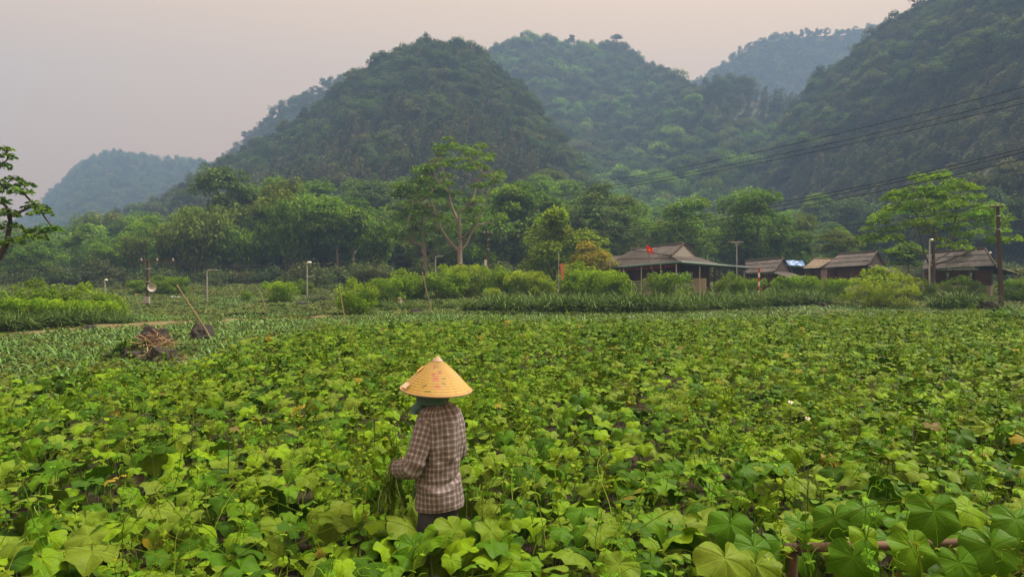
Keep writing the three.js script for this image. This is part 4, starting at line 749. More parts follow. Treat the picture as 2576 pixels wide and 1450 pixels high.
// ---------------------------------------------------------------- the vine crop in front
const vineEdge = (u) => table([[-300, 9.6], [0, 10.6], [300, 11.6], [490, 12.6], [560, 14.6], [640, 17.5], [830, 22], [1170, 25], [1700, 26], [2050, 28.5], [2400, 31], [2575, 33], [2800, 35]], u);
const canopy = (x, d) => 0.6 + 0.17 * fbm(x * 0.55, d * 0.55) + 0.10 * fbm(x * 1.9 + 7, d * 1.9) + 0.25 * Math.exp(-(((x - 2.9) / 0.75) ** 2 + ((d - 18.2) / 0.7) ** 2)) - 0.16 * Math.exp(-(((x - 2.05) / 0.5) ** 2 + ((d - 3.75) / 0.3) ** 2));
const PERSON = { x: -0.465, d: 4.5 };
const leafSkin = texture(256, (x, y) => {                // leaf face: paler veins, mottled tissue between them
  const px = x * 2 - 1, py = y * 2 - 1, rr = Math.hypot(px, py), a = Math.atan2(px, py);
  let vein = 0;
  for (const w of [0, 0.62, -0.62, 1.25, -1.25, 2.0, -2.0, 2.6, -2.6]) { let da = Math.abs(a - w); const off = rr * Math.sin(Math.min(da, 1.5)); if (da < 1.2) vein = Math.max(vein, Math.exp(-((off / (0.016 - 0.008 * rr)) ** 2))); }
  const side = Math.abs(Math.sin((rr * 9 + Math.abs(Math.sin(a * 2.4)) * 3.2) * Math.PI)); const minor = side > 0.965 ? 0.35 : 0;
  const n = wrapFbm(x, y, 7, 4), b = wrapFbm(x + 0.3, y + 0.6, 26, 2), k = 0.80 + n * 0.32 + b * 0.22;
  const m = Math.max(vein, minor) * 0.34;
  return [k + m * 0.8, k + m * 0.6, k * 0.98 + m * 0.7];
});
const leafRelief = texture(256, (x, y) => {
  const px = x * 2 - 1, py = y * 2 - 1, rr = Math.hypot(px, py), a = Math.atan2(px, py);
  let vein = 0;
  for (const w of [0, 0.62, -0.62, 1.25, -1.25, 2.0, -2.0, 2.6, -2.6]) { const da = Math.abs(a - w), off = rr * Math.sin(Math.min(da, 1.5)); if (da < 1.2) vein = Math.max(vein, Math.exp(-((off / 0.03) ** 2))); }
  const k = 0.55 + wrapFbm(x, y, 14, 3) * 0.7 - vein * 0.4; return [k, k, k];
});
// a broad angular heart shaped leaf, stalk at the origin, tip towards +z, about one unit from stalk to tip
function vineLeaf(seed, o = {}) {
  const r = rng(seed), S = 38, ring = [0, 0.3, 0.55, 0.8, 1], pos = [], uv = [], idx = [];
  const ctrl = [[0, 1.0], [14, 0.86], [30, 0.78], [46, 0.80], [58, 0.88], [72, 0.76], [92, 0.70], [108, 0.77], [124, 0.70], [142, 0.70], [158, 0.62], [170, 0.40], [180, 0.10]];
  const wob = ctrl.map(() => 1 + (r() - 0.5) * 0.16), wob2 = ctrl.map(() => 1 + (r() - 0.5) * 0.16);
  const droop = o.droop ?? 0.16 + r() * 0.22, fold = o.fold ?? -0.06 + r() * 0.26, wave = o.wave ?? 0.05 + r() * 0.07, ph = r() * 6, curl = (r() - 0.5) * 0.3, tipBend = r() * 0.3;
  for (const q of ring) for (let k = 0; k < S; k++) {
    const a = (k / S) * 360 - 180, t = table(ctrl.map((c, i) => [c[0], c[1] * (a < 0 ? wob : wob2)[i]]), Math.abs(a)), rad = t * q, x = Math.sin(R(a)) * rad, z = Math.cos(R(a)) * rad;
    const y = -droop * rad * rad + fold * (Math.sqrt(x * x + 0.012) - 0.11) * (1 - 0.3 * q) - fold * 0.1 + wave * q * q * Math.sin(R(a) * 5 + ph) + curl * x * z - tipBend * Math.max(0, z) ** 3 + 0.012 * (1 - Math.cos(R(a) * 7)) * q * (1 - q) * 4 + 0.05 * noise(x * 2.3 + seed, z * 2.3) * q;
    pos.push(x, y, z); uv.push(x * 0.5 + 0.5, z * 0.5 + 0.5);
  }
  for (let j = 0; j < ring.length - 1; j++) for (let k = 0; k < S; k++) { const a = j * S + k, b = j * S + (k + 1) % S; if (k === S - 1) continue; if (j) idx.push(a, a + S, b); idx.push(b, a + S, b + S); }
  const g = new THREE.BufferGeometry();
  g.setAttribute('position', new THREE.Float32BufferAttribute(pos, 3)); g.setAttribute('uv', new THREE.Float32BufferAttribute(uv, 2)); g.setIndex(idx); g.computeVertexNormals();
  return g;
}
const leafGeos = [1, 2, 3, 4, 5, 6, 7, 8].map((s) => vineLeaf(s * 13));
const vineMat = (r, g, b) => new THREE.MeshPhysicalMaterial({ color: LIN(r, g, b), map: leafSkin, bumpMap: leafRelief, bumpScale: 0.004, roughness: 0.5, specularIntensity: 0.14, transmission: 0.18, thickness: 0, side: THREE.DoubleSide });
const vineTints = [[0.105, 0.24, 0.005], [0.15, 0.285, 0.006], [0.068, 0.18, 0.004], [0.145, 0.245, 0.014], [0.19, 0.34, 0.006], [0.045, 0.125, 0.004], [0.165, 0.255, 0.02]];
const agedSkin = texture(256, (x, y) => {              // an ageing leaf: green breaking up into yellow with brown scorch
  const n = wrapFbm(x, y, 4, 4), b = wrapFbm(x + 0.4, y + 0.2, 9, 4), rr = Math.hypot(x * 2 - 1, y * 2 - 1), t = smooth(n + 0.25 * rr, 0.0, 0.3), s = smooth(b + 0.2 * rr, 0.3, 0.42);
  const g = [0.16, 0.235, 0.02], yl = [0.42, 0.34, 0.03], br = [0.2, 0.11, 0.04], k = 0.85 + wrapFbm(x, y, 22, 2) * 0.5; return [0, 1, 2].map((i) => lerp(lerp(g[i], yl[i], t), br[i], s) * k);
});
const vineMats = vineTints.map((c) => vineMat(...c));
const eatenAlpha = texture(256, (x, y) => { let a = 1; const rr = Math.hypot(x * 2 - 1, y * 2 - 1); const n = wrapFbm(x, y, 9, 2); if (n > 0.3 && rr > 0.15) a = 0; return [a, a, a]; });
const eatenMats = [vineTints[0], vineTints[3], vineTints[2]].map((c) => { const m = vineMat(...c); m.alphaMap = eatenAlpha; m.alphaTest = 0.5; return m; });
const yellowLeaf = vineMat(0.9, 0.9, 0.9), brownLeaf = vineMat(0.75, 0.62, 0.6), vineWhite = vineMat(1, 1, 1);
yellowLeaf.map = brownLeaf.map = agedSkin;
const vine = thing('vine_crop', 'dense carpet of broad angular vine leaves filling the foreground', 'vine');
{
  const r = rng(4242), g = () => (r() + r() + r() - 1.5) / 1.5, all = [];
  for (let d = 2.75; d < 36; ) {
    const near = d < 13, step = d < 7 ? 0.122 : near ? 0.126 : lerp(0.135, 0.16, smooth(d, 13, 34)), w = 0.74 * d + 3.2;
    for (let x = -w; x < w; x += step) {
      const px = x + (r() - 0.5) * step * 1.3, pd = d + (r() - 0.5) * step * 1.3, u = uOf(px, pd), q = r(), q2 = r(), q3 = r(), q4 = r(), t1 = g(), layer = r();
      const edge = vineEdge(u) + 0.9 * fbm(px * 0.7, pd * 0.7);
      if (pd > edge || Math.hypot(px - PERSON.x, (pd - PERSON.d) * 1.0) < 0.24 || (Math.hypot(px + 0.72, pd - 4.6) < 0.14)) continue;
      // a bare pocket round the trellis at the lower right, and thin places along the rows
      if (pd < 4.02 && u > 1920 && u < 2140 || pd < 3.9 && u >= 2140 && q > 0.35) continue;
      const thin = fbm(px * 1.1 + 3, pd * 1.1) < -0.16 ? 0.45 : 1;
      if (q4 > thin) continue;
      const c = canopy(px, pd), drop = layer < 0.7 ? (q3 - 0.4) * 0.22 : -0.24 - q3 * 0.24;
      const size = (0.054 + 0.066 * Math.pow(q2, 1.5) + 0.026 * q) * (pd < 5 ? 1.22 : pd < 7 ? 1.14 : 1.04);
      const az = r() < 0.25 ? g() * 1.5 : r() * 6.2832, tilt = R(7 + 34 * Math.abs(t1) + (q2 > 0.92 ? 32 : 0));
      const e = new THREE.Euler(tilt, az, g() * 0.35, 'YXZ');
      const m = new THREE.Matrix4().compose(V(px, c + drop, -pd), new THREE.Quaternion().setFromEuler(e), V(size * (0.9 + q * 0.25), size, size));
      const old = fbm(px * 0.6 + 20, pd * 0.6) > 0.24 || Math.hypot(px - 2.75, pd - 4.5) < 0.55 ? 0.1 : 0.008;
      const kind = q4 < old ? (q < 0.75 ? 'y' : 'b') : Math.floor(q * 7) % 7;
      all.push({ m, geo: Math.floor(q2 * 8) % 8, kind, px, pd, y: c + drop, size, top: layer < 0.7, v: 0.84 + r() * 0.34 });
    }
    d += step;
  }
  // leaves and seedlings low on the soil below the canopy
  for (let i = 0; i < 2600; i++) { const pd = 2.9 + r() * 6.5, px = (r() * 2 - 1) * (0.74 * pd + 1.5); if (Math.hypot(px - PERSON.x, pd - PERSON.d) < 0.24) continue; const size = 0.05 + r() * 0.06, y = 0.04 + r() * 0.2; all.push({ m: new THREE.Matrix4().compose(V(px, y, -pd), new THREE.Quaternion().setFromEuler(new THREE.Euler(R(40 * r()), r() * 6.2832, g() * 0.4, 'YXZ')), V(size, size, size)), geo: Math.floor(r() * 8), kind: Math.floor(r() * 7), px, pd, y, size, top: false, v: 0.84 + r() * 0.34 }); }
  // tall leaves that close in front of the person's legs
  for (let i = 0; i < 36; i++) { const px = -0.78 + r() * 0.75, pd = 3.95 + r() * 0.27, y = 0.55 + r() * 0.2 - (px < -0.5 ? 0.08 : 0), size = 0.105 + r() * 0.045; all.push({ m: new THREE.Matrix4().compose(V(px, y, -pd), new THREE.Quaternion().setFromEuler(new THREE.Euler(R(20 + 35 * r()), (r() - 0.5) * 2.6, g() * 0.3, 'YXZ')), V(size * 1.05, size, size)), geo: Math.floor(r() * 8), kind: Math.floor(r() * 5), px, pd, y, size, top: true, v: 1 }); }
  // broad hanging leaves over the trellis at the lower right
  for (const [u, v, pd, size, az, tl] of [[2181, 1303, 3.9, 0.125, 0.2, 40], [2355, 1310, 3.8, 0.165, -0.1, 58], [2181, 1372, 3.75, 0.11, 0.3, 55], [2298, 1400, 3.65, 0.15, 0.15, 58], [2499, 1400, 3.65, 0.17, -0.2, 56], [2013, 1340, 3.95, 0.115, 0.4, 45], [2150, 1425, 3.6, 0.15, -0.3, 62], [2103, 1322, 4.02, 0.14, -0.4, 48], [2440, 1300, 3.95, 0.14, 0.5, 35], [2560, 1330, 3.9, 0.15, -0.3, 42], [2420, 1440, 3.55, 0.14, 0.3, 60], [1900, 1400, 3.8, 0.14, 0.3, 45], [1840, 1340, 3.95, 0.15, -0.5, 40]]) { const q = at(u, v - 22, pd); all.push({ m: new THREE.Matrix4().compose(q, new THREE.Quaternion().setFromEuler(new THREE.Euler(R(tl), az, g() * 0.25, 'YXZ')), V(size * 1.08, size, size)), geo: Math.floor(r() * 8), kind: [0, 2, 1, 5, 2][Math.floor(r() * 5)], px: q.x, pd, y: q.y, size, top: true, v: 1 }); }
  // the 300 largest in the view are parts of their own
  const score = (e) => { const u = Math.abs(uOf(e.px, e.pd) - CU), v = CV + (EYE - e.y) / e.pd * FOCAL; return u < 1300 && v < 1475 && e.top ? e.size / e.pd : 0; };
  const order = all.map((e, i) => [score(e), i]).sort((a, b) => b[0] - a[0]).slice(0, 300), own = new Set(order.map((q) => q[1]));
  for (const [, i] of order) { const e = all[i], m = part(vine, 'leaf', leafGeos[e.geo], e.kind === 'y' ? yellowLeaf : e.kind === 'b' ? brownLeaf : i % 7 === 0 ? eatenMats[i % 3] : vineMats[e.kind]); e.m.decompose(m.position, m.quaternion, m.scale); }
  const lists = leafGeos.map(() => []);
  all.forEach((e, i) => { if (own.has(i)) return; const c = e.kind === 'y' ? [0.33, 0.28, 0.03] : e.kind === 'b' ? [0.2, 0.16, 0.05] : vineTints[e.kind]; lists[e.geo].push({ m: e.m, c: LIN(c[0] * e.v, c[1] * e.v, c[2] * e.v) }); });
  lists.forEach((l, k) => instances(vine, 'leaf_mass', leafGeos[k], vineWhite, l));
  // stalks under the near leaves
  const stalk = sweep([V(0, 0, 0), V(0.06, -0.45, 0.02), V(0.0, -1, 0)], [0.05, 0.045, 0.05].map((k) => k * 0.25), 4, false);
  const stalks = []; for (const e of all) if (e.pd < 9) { const p = new THREE.Vector3().setFromMatrixPosition(e.m); stalks.push({ m: Mx(p, r() * 6.28, [0.25, 0.22 + r() * 0.2, 0.25], 0.3 * r(), r() * 6.28), c: LIN(0.15, 0.19, 0.05) }); }
  instances(vine, 'leaf_stalks', stalk, new THREE.MeshStandardMaterial({ color: LIN(1, 1, 1), roughness: 0.7 }), stalks);
  // young shoots: thin stems that stand above the leaves, small bright leaves and curling tendrils
  const shoot = (seed) => {
    const q = rng(seed), h = () => q() - 0.5, list = [], L = 0.34 + q() * 0.34, bend = 0.15 + q() * 0.35, pts = [], green = [0.13, 0.25, 0.014], light = [0.22, 0.36, 0.02];
    for (let i = 0; i <= 9; i++) { const t = i / 9; pts.push(V(bend * L * t * t + 0.02 * Math.sin(t * 7 + seed), L * (t - 0.25 * bend * t * t), 0.03 * Math.sin(t * 5 + seed * 2))); }
    list.push(tintGeo(sweep(pts, pts.map((_, i) => 0.0042 * (1 - i / 9 * 0.55)), 4, false), green));
    for (let i = 3; i <= 9; i++) {
      const p = pts[i], s = (0.055 - 0.004 * i) * (0.7 + q() * 0.6), lf = vineLeaf(seed * 31 + i, { droop: 0.2 }); lf.scale(s, s, s); lf.rotateX(0.3 + h()); lf.rotateY(q() * 6.28); lf.translate(p.x, p.y + 0.01, p.z); if (q() < 0.75) list.push(tintGeo(lf, i > 6 ? light : green));
      if (q() < 0.42) { const a = q() * 6.28, len = 0.12 + q() * 0.2, tp = []; for (let k = 0; k <= 12; k++) { const t = k / 12, w = t * t * 5; tp.push(V(p.x + Math.cos(a) * len * t * (1 - 0.3 * t) + 0.02 * t * Math.sin(w * 2), p.y + len * (0.75 * t - 0.6 * t * t) + 0.02 * t * Math.cos(w * 2), p.z + Math.sin(a) * len * t * (1 - 0.3 * t))); } list.push(tintGeo(sweep(tp, 0.0018, 3, false), light)); }
    }
    return join(list);
  };
  const runner = (seed) => { const q = rng(seed), pts = [], L = 0.5 + q() * 0.5, k = 0.35 + q() * 0.4; for (let i = 0; i <= 14; i++) { const t = i / 14; pts.push(V(L * t, k * L * Math.sin(t * 2.6) * 0.7, 0.05 * Math.sin(t * 6 + seed))); } return tintGeo(sweep(pts, pts.map((_, i) => 0.0032 * (1 - i / 14 * 0.5)), 3, false), [0.2, 0.3, 0.03]); };
  const shoots = [3, 4, 5, 6, 7, 8, 9].map(shoot), runners = [1, 2, 3, 4].map(runner), sl = shoots.map(() => []), rl = runners.map(() => []), shootMat = new THREE.MeshPhysicalMaterial({ vertexColors: true, roughness: 0.65, specularIntensity: 0.1, transmission: 0.25, thickness: 0, side: THREE.DoubleSide });
  const spots = (n, fn) => { for (let i = 0; i < n; i++) { const d = 3.3 + Math.pow(r(), 0.85) * 30, x = (r() * 2 - 1) * (0.72 * d + 2), u = uOf(x, d), q = r(), clumped = fbm(x * 0.8 + 40, d * 0.8); if (d > vineEdge(u) || clumped < -0.08 || Math.hypot(x - PERSON.x, d - PERSON.d) < 0.42) continue; fn(x, d, q); } };
  spots(9500, (x, d, q) => { const s = 0.55 + q * 0.6; sl[Math.floor(r() * 7)].push({ m: Mx(V(x, canopy(x, d) - 0.10, -d), r() * 6.28, s, r() * 0.4, r() * 6.28), c: LIN(0.75 + r() * 0.5, 0.8 + r() * 0.35, 0.8) }); });
  spots(4200, (x, d, q) => rl[Math.floor(r() * 4)].push({ m: Mx(V(x, canopy(x, d) - 0.02, -d), r() * 6.28, 0.5 + q * 0.7, (r() - 0.3) * 0.7, r() * 6.28), c: LIN(0.8 + r() * 0.4, 0.85 + r() * 0.3, 0.8) }));
  sl.forEach((l, k) => instances(vine, 'shoots', shoots[k], shootMat, l));
  rl.forEach((l, k) => instances(vine, 'runners', runners[k], shootMat, l));
}
// trellis that carries the vine
{
  const wood = new THREE.MeshStandardMaterial({ color: LIN(0.2, 0.13, 0.085), map: plankTone, roughness: 0.9 }), o = thing('trellis', 'weathered bamboo trellis rail and post at the lower right', 'trellis', V(1.56, 0.135, -4.0));
  part(o, 'rail', sweep([V(-0.06, 0.515, 0.0), V(0.5, 0.52, -0.02), V(1.6, 0.53, -0.1)], [0.026, 0.026, 0.024], 10), wood);
  part(o, 'post', sweep([V(0.01, -0.1, -0.06), V(0.0, 0.25, -0.055), V(0, 0.5, -0.05)], [0.034, 0.033, 0.032], 10), wood);
  part(o, 'post', sweep([V(1.45, -0.1, -0.15), V(1.45, 0.5, -0.14)], [0.032, 0.03], 10), wood);
  part(o, 'lashing', (() => { const g = new THREE.TorusGeometry(0.036, 0.006, 6, 14); g.rotateY(Math.PI / 2); g.translate(0.02, 0.515, 0); return g; })(), M.barkDark);
}
// broad mound plant and weeds in the vine
{
  const heap = (name, label, u, d, n, R0, H, s0, mats) => { const r = rng(u), o = thing(name, label, 'plant', V(bearing(u) * d, 0.35, -d)); for (let i = 0; i < n; i++) { const a = r() * 6.28, q = Math.sqrt(r()) * R0, s = s0 * (0.7 + r() * 0.6), m = part(o, 'leaf', leafGeos[Math.floor(r() * 8)], mats[Math.floor(r() * mats.length)]); m.position.set(Math.cos(a) * q, H * (1 - (q / R0) ** 2) * (0.55 + r() * 0.45), Math.sin(a) * q); m.rotation.set(0.3 + r() * 0.7, Math.PI / 2 - a + (r() - 0.5), 0, 'YXZ'); m.scale.setScalar(s); } const pts = [V(0, -0.35, 0), V(0.02, H * 0.6, 0)]; part(o, 'stem', sweep(pts, [0.02, 0.012], 6), M.cane); };
  heap('broad_leaved_plant', 'taller mound of broad dark leaves standing out of the vine', 1578, 18, 70, 0.62, 0.62, 0.16, [vineMats[2], vineMats[5], vineMats[0]]);
  heap('dark_leaved_plant', 'dark leafy bush at the far right edge of the vine', 2530, 27, 80, 1.0, 0.75, 0.2, [vineMats[5], vineMats[5], vineMats[2]]);
  heap('broad_leaved_plant', 'low broad leaved plant right of the taller mound', 1960, 16, 24, 0.45, 0.42, 0.13, [vineMats[2], vineMats[5]]);
  const petal = new THREE.MeshStandardMaterial({ color: LIN(0.75, 0.72, 0.66), roughness: 0.7, side: THREE.DoubleSide }), eye = new THREE.MeshStandardMaterial({ color: LIN(0.6, 0.36, 0.03), roughness: 0.8 }), dark = bark(0.05, 0.05, 0.03);
  const weed = (u, d, h, flowers, label) => {
    const r = rng(u * 7), o = thing('flowering_weed', label, 'weed', V(bearing(u) * d, 0.15, -d)), tops = [];
    const top = V(0.04, 0.5 + h, 0); part(o, 'stem', sweep([V(0, -0.15, 0), V(0.03, 0.3, 0.01), top], [0.006, 0.005, 0.003], 5), dark);
    for (let i = 0; i < 9; i++) { const t = 0.35 + i / 9 * 0.6, a = r() * 6.28, p = V(0.03, (0.5 + h) * t, 0), q = p.clone().add(V(Math.cos(a) * (0.1 + r() * 0.12), 0.04 + r() * 0.12, Math.sin(a) * (0.1 + r() * 0.12))); part(o, 'branch', sweep([p, q], [0.003, 0.002], 4), dark); tops.push(q); for (let k = 0; k < 3; k++) { const m = part(o, 'leaf', leafGeos[(i + k) % 8], vineMats[4]); m.position.copy(q).add(V((r() - 0.5) * 0.07, (r() - 0.5) * 0.05, (r() - 0.5) * 0.07)); m.scale.set(0.02, 0.03, 0.045); m.rotation.set(r(), r() * 6, 0); } }
    for (let i = 0; i < flowers; i++) { const q = tops[tops.length - 1 - i * 2] ?? top, f = part(o, 'flower', (() => { const gs = []; for (let k = 0; k < 5; k++) { const s = new THREE.CircleGeometry(0.008, 8); s.scale(1, 1.35, 1); s.rotateX(-1.2); s.translate(0, 0, 0.014); s.rotateY(k * 1.2566); gs.push(s); } const g = join(gs); g.rotateX(0.5); g.translate(q.x, q.y + 0.04, q.z); return g; })(), petal); const e = new THREE.SphereGeometry(0.008, 8, 6); e.translate(q.x, q.y + 0.043, q.z); part(f, 'flower_eye', e, eye); }
  };
  weed(1980, 6.4, 0.34, 2, 'weed with two white flowers right of the person'); weed(1868, 6.9, 0.28, 0, 'thin flowerless weed between person and trellis'); weed(2020, 4.6, 0.3, 0, 'tall dark stemmed weed above the trellis rail'); weed(1840, 9.5, 0.22, 0, 'small dark weed farther back right of the person'); weed(2290, 6.0, 0.24, 0, 'thin dark stemmed weed at the right'); weed(1500, 5.6, 0.22, 0, 'leafy weed right of the person'); weed(470, 6.6, 0.26, 0, 'dark stemmed weed in the left of the vine'); weed(560, 5.6, 0.25, 0, 'thin dark weed left of the person, nearer one'); weed(930, 6.4, 0.3, 0, 'thin dark weed just left of the person');
}
// ---------------------------------------------------------------- young corn
{
  const blade = (f, r, base, a, L, lean, w, tone) => {
    const s = V(-Math.sin(a), 0, Math.cos(a)); let prev = null; const tw = (r() - 0.5) * 0.8;
    for (let k = 0; k <= 6; k++) {
      const t = k / 6, out = L * (lean * t + 0.55 * lean * t * t * t), y = base + L * (t * 0.95 - (0.35 + lean * 0.75) * t * t * t), ww = w * Math.sin(Math.PI * (0.18 + 0.82 * t)) + (k === 6 ? 0 : 0.002);
      const p = V(Math.cos(a) * out, y, Math.sin(a) * out), sd = s.clone().multiplyScalar(Math.cos(tw * t)).add(V(0, Math.sin(tw * t), 0)), cur = [p.clone().addScaledVector(sd, ww), p.clone().addScaledVector(sd, -ww)];
      if (prev) f.quad(prev[0], prev[1], cur[1], cur[0], [tone, tone, tone]);
      prev = cur;
    }
  };
  const grow = (seed) => { const r = rng(seed), f = new Faces(), n = 8; for (let i = 0; i < n; i++) blade(f, r, 0.03 + i * 0.022, i * 2.55 + r() * 0.9, 0.34 + 0.26 * Math.sin((i + 1) / n * 2.6) + r() * 0.06, 0.32 + r() * 0.38 - i * 0.012, 0.022 + r() * 0.008, 0.8 + r() * 0.45); return f.geo(); };
  const stem = sweep([V(0, -0.03, 0), V(0, 0.24, 0)], [0.014, 0.008], 6), kinds = [1, 2, 3, 4, 5].map((s) => grow(s * 17)), cornMat = leafMat(0.12, 0.27, 0.028, { roughness: 0.45, specularIntensity: 0.6 }), cornWhite = leafMat(1, 1, 1, { roughness: 0.45, specularIntensity: 0.6 }), stemMat = bark(0.16, 0.2, 0.06);
  const r = rng(909), spots = [];
  const back = (u) => table([[-300, 23.5], [0, 25], [300, 29.3], [560, 32.5], [800, 35.5], [900, 40], [1170, 40.5], [1650, 40], [2050, 47], [2350, 45], [2800, 45]], u);
  for (let d = 8; d < 62; d += 0.52) for (let x = -0.76 * d - 3.5; x < 0.76 * d + 3.5; x += 0.3) {
    const px = x + (r() - 0.5) * 0.14, pd = d + (r() - 0.5) * 0.12, u = uOf(px, pd), q = r(), far = pd > back(u);
    if (pd < vineEdge(u) - 0.2 + 0.7 * fbm(px * 0.7, pd * 0.7) || q < 0.07) continue;
    if (u < 860 && pd > back(u) - 1.3 && !far) continue;
    if (far) { if (u > 780 || pd < back(u) + 2.2 || pd > 58 || u < 300) continue; }
    if (Math.hypot(px - bearing(372) * 17.6, (pd - 17.6) * 0.8) < 0.95 || Math.hypot(px - bearing(375) * 22, pd - 22) < 0.6 || Math.hypot(px - bearing(508) * 23, pd - 23.3) < 0.45 || Math.hypot(px - bearing(430) * 16.8, pd - 16.8) < 0.45 || Math.hypot(px - bearing(893) * 38, pd - 38) < 0.9) continue;
    spots.push({ px, pd, q, s: (0.56 + r() * 0.4) * (1 + 0.2 * fbm(px * 0.3, pd * 0.3)) * (far ? 0.9 : 1), a: r() * 6.28, k: Math.floor(r() * 5), v: 0.8 + r() * 0.45, w: r(), inView: Math.abs(u - CU) < 1290 });
  }
  spots.sort((a, b) => (b.inView - a.inView) || a.pd - b.pd);
  const protos = kinds.map((k) => { const o = new THREE.Group(); part(o, 'blades', k, cornMat); part(o, 'stem', stem, stemMat); return o; });
  const lists = kinds.map(() => []);
  spots.forEach((e, i) => {
    const p = V(e.px, groundY(e.px, -e.pd), -e.pd);
    if (i < 300) { const o = protos[e.k].clone(); o.name = numbered('corn_plant'); tag(o, 'young corn plant with arching blades in the near rows beside the vine', 'corn plant', 'young corn in the near rows'); o.position.copy(p); o.rotation.y = e.a; o.scale.setScalar(e.s); scene.add(o); }
    else lists[e.k].push({ m: Mx(p, e.a, e.s), c: LIN(0.12 * e.v * (0.9 + e.w * 0.3), 0.27 * e.v, 0.028 * e.v) });
  });
  const root = thing('corn_crop', 'rows of young corn beyond and left of the vine', 'corn', null, null, 0, 'stuff');
  lists.forEach((l, k) => instances(root, 'corn_blades', kinds[k], cornWhite, l));
  // small weeds on the soil between the rows
  const weeds = []; for (let i = 0; i < 5200; i++) { const d = 9 + Math.pow(r(), 0.8) * 32, x = (r() * 2 - 1) * (0.74 * d + 1), u = uOf(x, d); if (d < vineEdge(u)) continue; weeds.push({ m: Mx(V(x, groundY(x, -d) - 0.03, -d), r() * 6.28, [0.1 + r() * 0.14, 0.06 + r() * 0.1, 0.1 + r() * 0.14]), c: LIN(0.1 + r() * 0.07, 0.15 + r() * 0.06, 0.035) }); }
  const low = growTree(43, { H: 2.2, W: 1.6, K: 10, clear: 0.1, trunk: 0.3, trunkR: 0.05, leaves: 70, leaf: 0.7, clump: 0.7, flat: 0.7, slim: 0.4 });
  const wr = thing('weeds', 'low weeds on the soil between the corn rows', 'weeds', null, null, 0, 'stuff'); instances(wr, 'weed_leaves', low.crown, fleck, weeds);
}
